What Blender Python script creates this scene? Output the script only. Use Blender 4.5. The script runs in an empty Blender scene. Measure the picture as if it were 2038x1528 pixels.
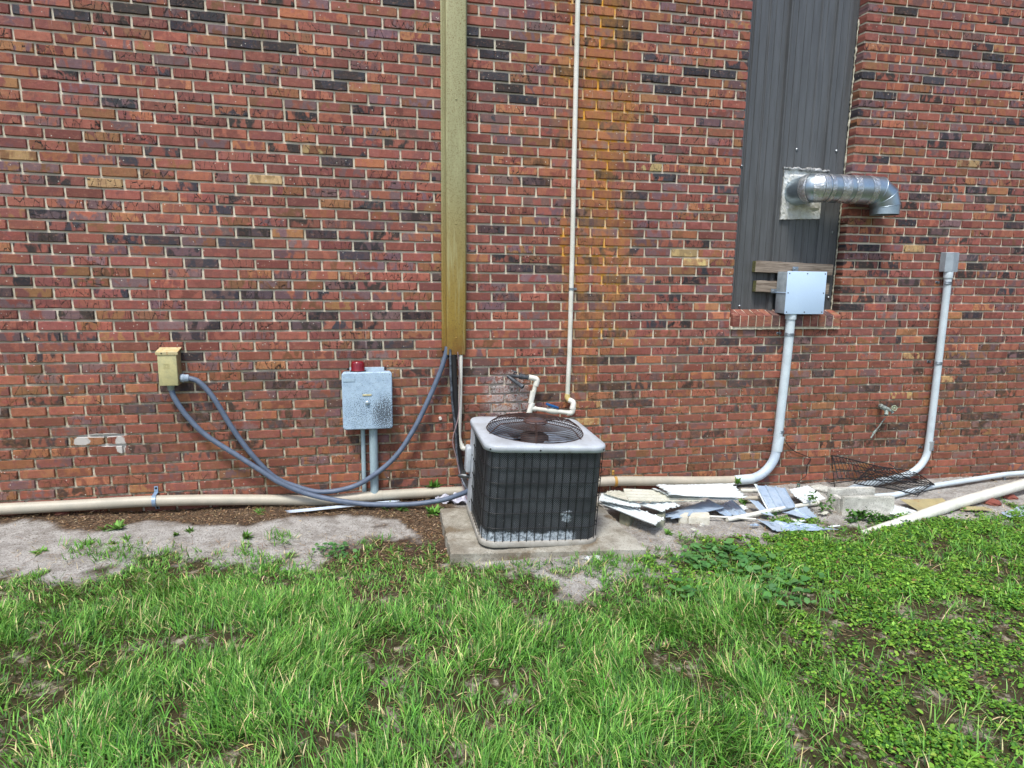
import bpy, bmesh, math, random
import numpy as np
from mathutils import Vector, Matrix
R = math.radians
rnd = random.Random(7)
SC = bpy.context.scene

# ------------------------------------------------------------------ camera
F_PX, YAW, PITCH, ROLL = 1295.5, 0.2126, 0.1670, 0.0139
CAM = Vector((0, -4.6, 1.62))
_cy, _sy, _cp, _sp = math.cos(YAW), math.sin(YAW), math.cos(PITCH), math.sin(PITCH)
_w = Vector((_sy*_cp, _cy*_cp, -_sp)); _r = Vector((_cy, -_sy, 0)); _u = _r.cross(_w)
CR = _r*math.cos(ROLL) + _u*math.sin(ROLL); CU = -_r*math.sin(ROLL) + _u*math.cos(ROLL); CW = _w
cam = bpy.data.cameras.new('camera'); co = bpy.data.objects.new('camera', cam); SC.collection.objects.link(co)
m = Matrix.Identity(4)
for i in range(3):
    m[i][0] = CR[i]; m[i][1] = CU[i]; m[i][2] = -CW[i]; m[i][3] = CAM[i]
co.matrix_world = m
cam.sensor_width = 36; cam.lens = 36*F_PX/2038; cam.clip_start = 0.05; cam.clip_end = 500
SC.camera = co

# ------------------------------------------------------------------ light
SUN_EL, SUN_AZ = R(62), R(208)      # azimuth measured clockwise from +Y (the wall's inward side)
world = bpy.data.worlds.new('World'); SC.world = world; world.use_nodes = True
nt = world.node_tree; bg = nt.nodes['Background']
sky = nt.nodes.new('ShaderNodeTexSky'); sky.sky_type = 'NISHITA'; sky.sun_disc = False
sky.sun_elevation = SUN_EL; sky.sun_rotation = SUN_AZ; sky.air_density = 1.0; sky.dust_density = 2.5; sky.ozone_density = 1.0
nt.links.new(sky.outputs[0], bg.inputs[0]); bg.inputs[1].default_value = 0.15
sl = bpy.data.lights.new('sun', 'SUN'); sl.energy = 2.4; sl.angle = R(12); sl.color = (1.0, 0.97, 0.93)
so = bpy.data.objects.new('sun', sl); SC.collection.objects.link(so)
sd = Vector((math.sin(SUN_AZ)*math.cos(SUN_EL), math.cos(SUN_AZ)*math.cos(SUN_EL), math.sin(SUN_EL)))
so.rotation_euler = sd.to_track_quat('Z', 'Y').to_euler(); so.location = (0, 0, 10)
SC.view_settings.view_transform = 'Standard'; SC.view_settings.look = 'None'
SC.view_settings.gamma = 1.0; SC.view_settings.exposure = 0.58; SC.view_settings.use_curve_mapping = False

# ------------------------------------------------------------------ geometry of the place
def ray(x, y): return CR*((x-1019)/F_PX) - CU*((y-764)/F_PX) + CW
def P(x, y, Y=0.0):                      # photo point that lies in the plane Y
    d = ray(x, y); return CAM + d*((Y-CAM.y)/d.y)
def gz(X, Y):                            # height of the ground
    X = np.asarray(X, float); Y = np.asarray(Y, float)
    base = -0.018*(np.clip(X, -3, 7)+0.5) - 0.006*np.clip(-Y-1, 0, 4)
    base = base + .072*np.exp(-np.abs((X-.98)/.72)**3-np.abs((Y+1.50)/np.where(Y > -1.50, .38, .85))**3)
    return base + 0.010*np.sin(X*2.1+1.3)*np.sin(Y*2.7+.4) + 0.005*np.sin(X*5.3+Y*4.1)
def G(x, y, h=0.0):                      # photo point that lies on the ground, h above it
    d = ray(x, y); p = CAM + d*((h-CAM.z)/d.z)
    for _ in range(6):
        z = float(gz(p.x, p.y))+h; p = CAM + d*((z-CAM.z)/d.z)
    return p

# ------------------------------------------------------------------ mesh helpers
class MB:
    def __init__(s): s.v = []; s.f = []; s.sm = []
    def add(s, vs, fs, smooth=False):
        o = len(s.v); s.v += [tuple(v) for v in vs]; s.f += [tuple(i+o for i in f) for f in fs]; s.sm += [smooth]*len(fs)
    def box(s, c, size, rot=None, bev=0.0, seg=2):
        bm = bmesh.new(); bmesh.ops.create_cube(bm, size=1)
        bmesh.ops.scale(bm, vec=size, verts=bm.verts)
        if bev > 0: bmesh.ops.bevel(bm, geom=list(bm.edges), offset=bev, segments=seg, affect='EDGES', profile=0.5)
        M = Matrix.Translation(c) @ (rot.to_4x4() if rot is not None else Matrix.Identity(4))
        bm.verts.index_update()
        s.add([M @ v.co for v in bm.verts], [[v.index for v in f.verts] for f in bm.faces], bev > 0); bm.free(); return s
    def tube(s, pts, r, n=12, caps=True, closed=False):
        pts = [Vector(p) for p in pts]; rs = r if isinstance(r, (list, tuple)) else [r]*len(pts)
        N = len(pts); vs = []; prev = None
        for i in range(N):
            if closed: t = pts[(i+1) % N]-pts[i-1]
            else: t = pts[min(i+1, N-1)]-pts[max(i-1, 0)]
            t.normalize()
            if prev is None:
                a = Vector((0, 0, 1)) if abs(t.z) < .9 else Vector((0, 1, 0)); nrm = t.cross(a).normalized()
            else:
                nrm = (prev - t*prev.dot(t))
                nrm = nrm.normalized() if nrm.length > 1e-6 else prev
            prev = nrm; b = t.cross(nrm)
            for k in range(n):
                an = 2*math.pi*k/n; vs.append(pts[i] + (nrm*math.cos(an)+b*math.sin(an))*rs[i])
        fs = []
        for i in range(N if closed else N-1):
            j = (i+1) % N
            for k in range(n):
                k2 = (k+1) % n; fs.append((i*n+k, i*n+k2, j*n+k2, j*n+k))
        s.add(vs, fs, True)
        if caps and not closed:
            s.add(vs[:n], [tuple(reversed(range(n)))]); s.add(vs[-n:], [tuple(range(n))])
        return s
    def lathe(s, prof, M, n=32, cap0=False, cap1=False):   # prof: (r, z) pairs about local Z of M
        vs = []; fs = []
        for r, z in prof:
            for k in range(n):
                a = 2*math.pi*k/n; vs.append(M @ Vector((r*math.cos(a), r*math.sin(a), z)))
        for i in range(len(prof)-1):
            for k in range(n):
                k2 = (k+1) % n; fs.append((i*n+k, i*n+k2, (i+1)*n+k2, (i+1)*n+k))
        s.add(vs, fs, True)
        if cap0: s.add(vs[:n], [tuple(reversed(range(n)))])
        if cap1: s.add(vs[-n:], [tuple(range(n))])
        return s
    def prism(s, poly, M, h, smooth=False):                # poly in local XY, extruded along local Z
        n = len(poly); vs = [M @ Vector((x, y, 0)) for x, y in poly] + [M @ Vector((x, y, h)) for x, y in poly]
        s.add(vs, [tuple(reversed(range(n))), tuple(range(n, 2*n))])
        s.add(vs, [(i, (i+1) % n, n+(i+1) % n, n+i) for i in range(n)], smooth); return s
    def loft(s, loops, smooth=True, close=True):
        n = len(loops[0]); vs = [p for l in loops for p in l]; fs = []
        for i in range(len(loops)-1):
            for k in range(n if close else n-1):
                k2 = (k+1) % n; fs.append((i*n+k, i*n+k2, (i+1)*n+k2, (i+1)*n+k))
        s.add(vs, fs, smooth); return s
    def build(s, name, mat, parent=None, local=False):
        me = bpy.data.meshes.new(name); off = Vector((0, 0, 0))
        vs = [Vector(v) for v in s.v]
        if parent is None:
            xs = [v.x for v in vs]; ys = [v.y for v in vs]
            off = Vector(((min(xs)+max(xs))/2, (min(ys)+max(ys))/2, min(v.z for v in vs)))
        elif not local:
            p = parent
            while p is not None: off = off + p.location; p = p.parent
        me.from_pydata([v-off for v in vs], [], s.f); me.polygons.foreach_set('use_smooth', s.sm)
        me.materials.append(mat); me.update()
        o = bpy.data.objects.new(name, me); SC.collection.objects.link(o)
        if parent is None: o.location = off
        else: o.parent = parent
        return o
def tag(o, label=None, cat=None, group=None, kind=None):
    if label: o['label'] = label
    if cat: o['category'] = cat
    if group: o['group'] = group
    if kind: o['kind'] = kind
    return o
def thing(name, loc, label, cat, group=None):
    o = bpy.data.objects.new(name, None); o.empty_display_size = .05; SC.collection.objects.link(o); o.location = loc
    return tag(o, label, cat, group)
def spline(pts, step=.01):               # Catmull-Rom through pts, even steps
    pts = [Vector(p) for p in pts]; q = [pts[0]*2-pts[1]]+pts+[pts[-1]*2-pts[-2]]; out = []
    for i in range(1, len(q)-2):
        a, b, c, d = q[i-1:i+3]; n = max(2, int((c-b).length/step))
        for k in range(n):
            t = k/n
            out.append(.5*((2*b)+(c-a)*t+(2*a-5*b+4*c-d)*t*t+(3*b-a-3*c+d)*t**3))
    out.append(pts[-1]); return out
def fillet(pts, rad, n=8):               # polyline with rounded corners
    pts = [Vector(p) for p in pts]; out = [pts[0]]
    for i in range(1, len(pts)-1):
        a, b, c = pts[i-1:i+2]; u = (a-b); v = (c-b); r = min(rad, u.length*.49, v.length*.49); u.normalize(); v.normalize()
        p0 = b+u*r; p1 = b+v*r
        for k in range(n+1):
            t = k/n; out.append(p0*(1-t)**2+b*2*t*(1-t)+p1*t*t)
    out.append(pts[-1]); return out
def rrect(w, d, r, n=6):                 # rounded rectangle outline, counter-clockwise
    o = []
    for cx, cy, a0 in ((w/2-r, d/2-r, 0), (-w/2+r, d/2-r, 90), (-w/2+r, -d/2+r, 180), (w/2-r, -d/2+r, 270)):
        for k in range(n+1):
            a = R(a0+90*k/n); o.append((cx+r*math.cos(a), cy+r*math.sin(a)))
    return o

# ------------------------------------------------------------------ materials
def s2l(c): return tuple(((x/255)/12.92 if x <= 10 else (((x/255)+.055)/1.055)**2.4) for x in c)
class NT:
    def __init__(s, name):
        s.m = bpy.data.materials.new(name); s.m.use_nodes = True; s.t = s.m.node_tree; s.b = s.t.nodes['Principled BSDF']
    def n(s, typ, **kw):
        o = s.t.nodes.new(typ)
        for k, v in kw.items(): setattr(o, k, v)
        return o
    def l(s, a, b): s.t.links.new(a, b)
    def val(s, sock, v):
        if hasattr(v, 'is_output') or isinstance(v, bpy.types.NodeSocket): s.l(v, sock)
        else: sock.default_value = v
    def math(s, op, a, b=0.0, c=0.0, clamp=False):
        o = s.n('ShaderNodeMath', operation=op, use_clamp=clamp); s.val(o.inputs[0], a); s.val(o.inputs[1], b)
        if op in ('MULTIPLY_ADD', 'SMOOTH_MIN'): s.val(o.inputs[2], c)
        return o.outputs[0]
    def mix(s, f, a, b, blend='MIX'):
        o = s.n('ShaderNodeMix', data_type='RGBA', blend_type=blend); s.val(o.inputs[0], f)
        for sock, v in ((o.inputs[6], a), (o.inputs[7], b)):
            if isinstance(v, bpy.types.NodeSocket): s.l(v, sock)
            else: sock.default_value = (*v[:3], 1)
        return o.outputs[2]
    def ss(s, v, lo, hi):
        o = s.n('ShaderNodeMapRange', interpolation_type='SMOOTHSTEP'); s.val(o.inputs[0], v); o.inputs[1].default_value = lo; o.inputs[2].default_value = hi
        return o.outputs[0]
    def noise(s, vec, scale, detail=4, rough=.6, dist=0.0):
        o = s.n('ShaderNodeTexNoise'); s.l(vec, o.inputs['Vector']); o.inputs['Scale'].default_value = scale
        o.inputs['Detail'].default_value = detail; o.inputs['Roughness'].default_value = rough; o.inputs['Distortion'].default_value = dist
        return o.outputs[0]
    def scaled(s, vec, sc):
        o = s.n('ShaderNodeMapping'); s.l(vec, o.inputs[0]); o.inputs[3].default_value = sc; return o.outputs[0]
    def pos(s): return s.n('ShaderNodeNewGeometry').outputs['Position']
    def obj(s): return s.n('ShaderNodeTexCoord').outputs['Object']
    def bump(s, h, strength=.3, dist=.002):
        o = s.n('ShaderNodeBump'); s.l(h, o.inputs['Height']); o.inputs['Strength'].default_value = strength; o.inputs['Distance'].default_value = dist
        s.l(o.outputs[0], s.b.inputs['Normal'])
    def attr(s, name): return s.n('ShaderNodeAttribute', attribute_name=name)
    def col(s, v): s.l(v, s.b.inputs['Base Color'])

def worn(name, c1, c2=None, c3=None, sc=12, rough=.5, metal=0.0, amt3=(.6, .72), bump=.1, stretch=(1, 1, 1), spec=.5, sc3=None):
    """painted/plastic/metal surface: two tones in clouds, a third as stains, fine grain"""
    M = NT(name); p = M.scaled(M.pos(), stretch); c2 = c2 or tuple(x*.82 for x in c1)
    c = M.mix(M.ss(M.noise(p, sc, 5, .65), .35, .68), c1, c2)
    if c3: c = M.mix(M.ss(M.noise(p, sc3 or sc*2.3, 7, .72), *amt3), c, c3)
    g = M.noise(p, 260, 2, .5)
    c = M.mix(M.math('MULTIPLY', M.ss(g, .35, .7), .16), c, (0.02, 0.02, 0.02))
    M.col(c); M.b.inputs['Metallic'].default_value = metal
    M.l(M.math('MULTIPLY_ADD', M.noise(p, sc*1.7, 3), .25, rough-.12), M.b.inputs['Roughness'])
    M.b.inputs['Specular IOR Level'].default_value = spec
    if bump: M.bump(M.noise(p, sc*6, 4), bump, .002)
    return M.m

# wall: stains that belong to the wall, in wall coordinates
def wall_stains(M, c, mortar):
    p = M.pos(); sx = M.n('ShaderNodeSeparateXYZ'); M.l(p, sx.inputs[0]); X, Z = sx.outputs[0], sx.outputs[2]
    def ell(xc, zc, rx, rz):
        a = M.math('DIVIDE', M.math('SUBTRACT', X, xc), rx); b = M.math('DIVIDE', M.math('SUBTRACT', Z, zc), rz)
        return M.math('SQRT', M.math('ADD', M.math('MULTIPLY', a, a), M.math('MULTIPLY', b, b)))
    n1 = M.noise(M.scaled(p, (1, 1, 1)), 3.1, 5, .65); n2 = M.noise(p, 26, 5, .7); st = M.noise(M.scaled(p, (9, 1, .8)), 2.0, 5, .6)
    # ochre bloom and splash dirt on the lower courses
    low = M.math('MULTIPLY', M.ss(M.math('ADD', Z, M.math('MULTIPLY', n1, 1.2)), 2.0, 1.15), .38 if not mortar else .85)
    c = M.mix(M.math('MULTIPLY', low, M.ss(n2, .3, .66)), c, s2l((124, 84, 46)) if not mortar else s2l((112, 96, 62)))
    # rust streak right of the small white pipe
    s = M.math('SUBTRACT', M.math('MULTIPLY', n1, 2.3), ell(1.58, 2.75, .34, 2.1)); s = M.math('MULTIPLY', s, M.math('MULTIPLY_ADD', M.ss(st, .38, .62), .75, .25))
    s = M.math('MULTIPLY', M.ss(s, .0, .60), M.ss(n2, .22, .58))
    c = M.mix(M.math('MULTIPLY', s, 1.0 if mortar else .36), c, s2l((226, 168, 60)) if mortar else s2l((182, 128, 54)))
    # lime bloom behind the tap
    s = M.math('SUBTRACT', 1.2, ell(.97, .74, .20, .20)); s = M.math('MULTIPLY', M.ss(M.math('MULTIPLY', s, M.ss(n2, .34, .56)), .08, .5), M.ss(M.noise(p, 75, 4, .7), .36, .56))
    c = M.mix(M.math('MULTIPLY', s, .88), c, s2l((176, 170, 166)))
    # mortar smeared over a repaired brick, low on the left
    for a in ((-1.862, .512, .05, .030), (-1.635, .485, .030, .065), (-1.74, .545, .14, .014), (-1.70, .478, .07,.010)):
        s = M.math('SUBTRACT', 1.1, ell(*a)); s = M.math('MULTIPLY', M.ss(M.math('ADD', s, M.math('MULTIPLY', n2, 1.2)), .62, .82), .9)
        c = M.mix(s, c, s2l((190, 188, 182)))
    # thin white drips
    d = M.noise(M.scaled(p, (60, 1, .5)), 1.0, 2, .5); s = M.math('MULTIPLY', M.ss(d, .70, .73), M.ss(n1, .5, .62))
    c = M.mix(M.math('MULTIPLY', s, .5), c, s2l((206, 196, 186)))
    # white specks of paint or lime
    v = M.n('ShaderNodeTexVoronoi'); M.l(p, v.inputs[0]); v.inputs['Scale'].default_value = 24
    s = M.math('MULTIPLY', M.math('LESS_THAN', v.outputs[0], .085), M.ss(n1, .42, .52))
    c = M.mix(M.math('MULTIPLY', s, .8), c, s2l((205, 200, 186)))
    return c
def mat_brick():
    M = NT('brick'); a = M.attr('ca').outputs[0]; b = M.attr('cb').outputs[0]; uv = M.attr('bp').outputs['Vector']
    m = M.ss(M.noise(M.scaled(uv, (17, 9, 1)), 1.0, 2, .5, .6), .44, .56)
    c = M.mix(m, a, b)
    # kiln dabs: rows of redder ovals
    v = M.n('ShaderNodeTexVoronoi'); M.l(M.scaled(uv, (15, 22, 1)), v.inputs[0]); v.inputs['Scale'].default_value = 1.0; v.inputs['Randomness'].default_value = .55
    dab = M.math('MULTIPLY', M.ss(v.outputs[0], .40, .28), M.attr('dab').outputs[2])
    c = M.mix(dab, c, s2l((156, 76, 63)))
    g = M.noise(M.scaled(uv, (1, 1.4, 1)), 190, 4, .7); c = M.mix(M.ss(g, .56, .75), c, (.012, .010, .010)); g2 = M.noise(M.scaled(uv, (1, 1.2, 1)), 60, 5, .7)
    c = M.mix(M.math('MULTIPLY', M.ss(g2, .55, .8), .35), c, s2l((206, 150, 112)))
    # fire cracks
    w = M.n('ShaderNodeTexVoronoi', feature='DISTANCE_TO_EDGE'); M.l(M.scaled(uv, (26, 8, 1)), w.inputs[0]); w.inputs['Scale'].default_value = 1.0
    cr = M.math('MULTIPLY', M.ss(w.outputs[0], .045, .015), M.math('MULTIPLY', M.attr('crk').outputs[2], M.ss(g2, .42, .55)))
    c = M.mix(cr, c, (.010, .007, .006))
    vs_ = M.noise(M.scaled(uv, (220, 22, 1)), 1.0, 3, .6); c = M.mix(M.math('MULTIPLY', M.ss(vs_, .52, .72), .30), c, s2l((84, 62, 60)))
    big_ = M.noise(M.scaled(uv, (30, 38, 1)), 1.0, 5, .7); c = M.mix(M.math('MULTIPLY', M.ss(big_, .50, .68), .38), c, s2l((104, 66, 54))); c = M.mix(M.math('MULTIPLY', M.ss(big_, .46, .30), .30), c, s2l((190, 140, 112)))
    hs = M.n('ShaderNodeHueSaturation'); hs.inputs['Saturation'].default_value = .93; hs.inputs['Value'].default_value = .90; M.l(c, hs.inputs['Color']); c = hs.outputs[0]
    M.col(wall_stains(M, c, False)); M.b.inputs['Roughness'].default_value = .78; M.b.inputs['Specular IOR Level'].default_value = .35
    M.bump(M.math('SUBTRACT', M.math('ADD', M.noise(uv, 120, 5, .65), g2), cr), .55, .003); return M.m
def mat_mortar():
    M = NT('mortar'); p = M.pos()
    c = M.mix(M.ss(M.noise(p, 5, 5), .35, .65), s2l((218, 211, 190)), s2l((184, 176, 154)))
    c = M.mix(M.math('MULTIPLY', M.ss(M.noise(p, 90, 5, .7), .55, .75), .5), c, s2l((110, 106, 96)))
    M.col(wall_stains(M, c, True)); M.b.inputs['Roughness'].default_value = .92
    M.bump(M.noise(p, 160, 5, .7), .6, .003); return M.m
BRICK, MORTAR = mat_brick(), mat_mortar()

# ------------------------------------------------------------------ the brick wall
KZ, KH, BL = 1.224, 0.0677, 0.2113
def kz(k, X):                            # bed joint k: courses sag a few millimetres along the wall
    Z = KZ+k*KH; X = max(-2.6, min(5.8, X)); Zc = max(.0, min(2.75, Z))
    return Z + (0.0063+0.00599*X-0.00411*Zc-0.00115*X*X-0.00541*X*Zc-0.00084*Zc*Zc-0.00008*X**3+0.00137*X*X*Zc+0.00037*X*Zc*Zc)
# one head joint per course (photo column x) at four stations along the wall
J = {}
def st(x0, sc, first, vals):
    for i, v in enumerate(vals):
        if v is not None: J.setdefault(first-i, []).append(x0+v/sc)
st(0, 2.093, 15, [158, 87, 190, 103, 188, 113, 195, 112, 47, 130, 55, 137, 55, 138, 77, 151, 90, 153, 108, 178, 105, 43, 110, 40, 115, 48, 125, 48, 145, 77, 150, 75])
st(560, 2.093, 17, [82, 22, 78, 152, 98, 20, 93, 28, 97, 24, 103, 33, 106, 45, 110, 42, 107, 34, 112, 27, 90, 22, 113, 63, 118, 50, 122, 57, 135, 68, 148, 75, 17, 70])
st(0, 1, 19, [1321.3, 1296.5, 1319.4, 1293.9, 1317.7, 1291.2, 1317, 1286, 1312, 1283.4, 1310, 1283.4, 1307, 1282, 1303, 1280.8, 1305.6, 1277, 1306.4, 1275.7, 1301, 1273.5, 1297.3, 1266.3, 1295, 1269.6, 1297.3, 1274.4, 1301, 1272.5, 1297.3, 1267.7, 1297, 1271, 1297, 1269.6])
st(0, 1, 20, [1975.4, 1993, 1969.5, 1989, 1965.6, 1983, 2003.4, 1979.8, 1999, 1976, 1995, 1971, 1990.5, 1966, 1986, 2002, 1982.6, 1999, 1980.4, 1998, 1976, 1995.8, None, 1989, 1966, 1985.7, 1964.2, 1984.8, 2005, 1982.6, 1961.6, 1978, 1993.6, 1974.7, 1991.4, 1969.5, 1989, None, 1982.6])
WX0, WX1, WZ0 = 2.725, 3.675, 1.372      # window opening
RECESS = .09
XA, XB = -4.2, 8.2
RED = [(150, 84, 68), (140, 75, 61), (160, 90, 70), (136, 76, 68), (146, 82, 71), (166, 94, 68), (128, 67, 56)]
PUR = [(122, 92, 96), (112, 84, 88), (130, 100, 100), (118, 84, 80)]
BRN = [(144, 92, 54), (158, 108, 64), (126, 82, 52), (150, 98, 68)]
DRK = [(52, 54, 62), (44, 44, 48), (64, 64, 72), (56, 50, 48)]
YEL = [(206, 178, 118), (196, 162, 104)]
ORG = [(172, 102, 62), (176, 112, 70)]
DARKF = [(94,427),(93,471),(322,478),(467,481),(401,522),(13,581),(500,458),(424,585),(482,583),(674,321),(638,467),(737,492),(719,509),(832,433),(645,629),(612,647),(829,629),(870,553),(980,458),(1069,361),(1265,388),(1163,444),(1092,536),(1227,557),(1174,594),(1033,539),(1830,356),(1827,388),(1722,491),(1810,566),(1956,532),(1942,630),(1865,460),(1962,391),(2021,448),(1950,299),(1695,611),(508,748),(281,811),(383,711),(370,770),(393,828),(10,822),(523,747),(559,766),(737,687),(794,687),(934,739),(671,765),(666,800),(935,740),(1165,769),(1221,769),(1183,719),(1239,718),(1106,788),(1224,803),(1224,905),(1455,680),(1637,744),(1519,697),(1519,763),(1725,774),(1953,830),(1584,937),(1786,849)]
DARKH = [(36,493),(105,358),(273,321),(54,559),(424,415),(110,670),(184,670),(694,301),(755,570),(748,410),(730,467),(622,590),(1334,314),(1365,351),(1439,374),(1265,502),(1375,485),(1337,557),(1411,540),(1230,667),(1186,520),(1968,325),(1789,478),(1836,476),(1945,479),(1786,643),(105,712),(383,813),(163,982),(470,808),(84,882),(845,742),(1015,517),(1493,713),(1452,814),(1909,813),(1824,739),(1572,842),(1989,777),(1915,545)]
YELF = [(209,363),(512,356),(1362,504),(1383,524),(1815,492)]
TANF = [(38,310),(115,313),(235,341),(319,390),(640,301),(668,405),(1294,332),(1074,321),(1179,631),(1365,467),(1898,629),(1933,327),(1795,662),(207,877),(967,793),(520,726),(1195,787),(1171,805),(1195,822),(1177,837),(1819,708),(1845,801),(1634,807),(1587,729),(1889,754),(1795,786)]
spec = []
for lst, kind in ((DARKF, 'D'), (DARKH, 'H'), (YELF, 'Y'), (TANF, 'T')):
    for q in lst: p = P(*q); spec.append((p.x, p.z, kind))
class Bricks:
    def __init__(s): s.v = []; s.f = []; s.ca = []; s.cb = []; s.bp = []; s.dab = []; s.crk = []; s.n = 0
    def brick(s, corners, depth, ca, cb, dab, crk, rough, y0=0.0, nx=6, ny=2, M=None):
        """corners: x0,x1 and the z of bottom/top at each end; face at y0, runs back to depth"""
        x0, x1, zb0, zb1, zt0, zt1 = corners; seed = rnd.random()*50; per = []
        for i in range(nx): per.append((i/nx, 0))
        for j in range(ny): per.append((1, j/ny))
        for i in range(nx): per.append((1-i/nx, 1))
        for j in range(ny): per.append((0, 1-j/ny))
        n = len(per); o = len(s.v); L = x1-x0; H = (zt0-zb0); loops = []
        jit = [(rnd.gauss(0, .0007+rough*.7), rnd.gauss(0, .0006+rough)) for _ in per]
        tilt = rnd.gauss(0, .0012)
        for li, (inset, y) in enumerate(((0, depth), (0, y0+.004), (.0028, y0-.001))):
            for q, (u, v) in enumerate(per):
                uu = min(max(u, inset/L), 1-inset/L); vv = min(max(v, inset/H), 1-inset/H)
                x = x0+L*uu; z = (zb0*(1-uu)+zb1*uu)*(1-vv)+(zt0*(1-uu)+zt1*uu)*vv
                jx, jz = jit[q]
                if v == 0: jz = abs(jz)*(2.2 if rnd.random() < rough*60 else 1)
                if v == 1: jz = -abs(jz)*.7
                if u == 0: jx = abs(jx)
                if u == 1: jx = -abs(jx)
                if u not in (0, 1): jx = 0
                if v not in (0, 1): jz = jz*0
                if (u in (0, 1)) and (v in (0, 1)): jx += .003*(1 if u == 0 else -1)*rnd.random(); jz += .002*(1 if v == 0 else -1)*rnd.random()
                if li == 0: jx = jz = 0
                w = Vector((x+jx, y+(tilt*(u-.5) if li else 0), z+jz))
                s.v.append(M @ w if M else w); s.bp.append((L*uu+seed, H*vv+seed*.37, seed))
        for li in range(2):
            for k in range(n):
                k2 = (k+1) % n; s.f.append((o+li*n+k, o+li*n+k2, o+(li+1)*n+k2, o+(li+1)*n+k))
        s.f.append(tuple(o+2*n+k for k in range(n)))
        s.ca += [ca]*(3*n); s.cb += [cb]*(3*n); s.dab += [dab]*(3*n); s.crk += [crk]*(3*n)
    def build(s, name, parent):
        me = bpy.data.meshes.new(name); me.from_pydata([Vector(v)-parent.location for v in s.v], [], s.f)
        for nm, arr, ty in (('ca', s.ca, 'FLOAT_COLOR'), ('cb', s.cb, 'FLOAT_COLOR'), ('bp', s.bp, 'FLOAT_VECTOR'), ('dab', s.dab, 'FLOAT'), ('crk', s.crk, 'FLOAT')):
            a = me.attributes.new(nm, ty, 'POINT')
            if ty == 'FLOAT_COLOR': a.data.foreach_set('color', np.array([(*c, 1) for c in arr], 'f').ravel())
            elif ty == 'FLOAT_VECTOR': a.data.foreach_set('vector', np.array(arr, 'f').ravel())
            else: a.data.foreach_set('value', np.array(arr, 'f'))
        me.materials.append(BRICK); o = bpy.data.objects.new(name, me); SC.collection.objects.link(o); o.parent = parent; return o
def pick(z, kind=None):
    r = rnd.random(); kv = rnd.uniform(.74, 1.16); lc = lambda L: tuple(x*kv*rnd.uniform(.93, 1.07) for x in s2l(rnd.choice(L)))
    dab = 1.0 if rnd.random() < .22 else 0.0
    if kind == 'D': return lc(DRK), tuple(.6*a+.4*b for a, b in zip(lc(DRK), lc(PUR))), 0
    if kind == 'H': return lc(DRK), lc(RED), 0
    if kind == 'Y': return lc(YEL), tuple(.5*a+.5*b for a, b in zip(lc(YEL), lc(BRN))), 0
    if kind == 'T': return lc(ORG+YEL[1:]), lc(BRN+RED[:2]), 0
    if kind == 'X':                       # outside what the photo shows: draw dark ones freely too
        if r < .07: return lc(DRK), lc(DRK), 0
        if r < .14: return lc(DRK), lc(RED), 0
    if kind is None:
        r2 = rnd.random()
        if r2 < .035: return lc(DRK), lc(PUR), 0
        if r2 < .11: return lc(RED), lc(DRK), 0
    if r < .42: return lc(RED), lc(RED), dab*.6
    if r < .50: return lc(RED), lc(PUR), dab*.6
    if r < .68: return lc(PUR), lc(RED), dab
    if r < .84: return lc(BRN), lc(RED), dab*.5
    if r < .90: return lc(PUR), lc(BRN), dab
    return lc(ORG), lc(RED), 0
wall = thing('brick_wall', (0, .1, -.2), 'red and brown brick wall with pale mortar, rust stained, behind the air conditioner', 'wall')
B = Bricks(); gap = .0063
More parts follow.
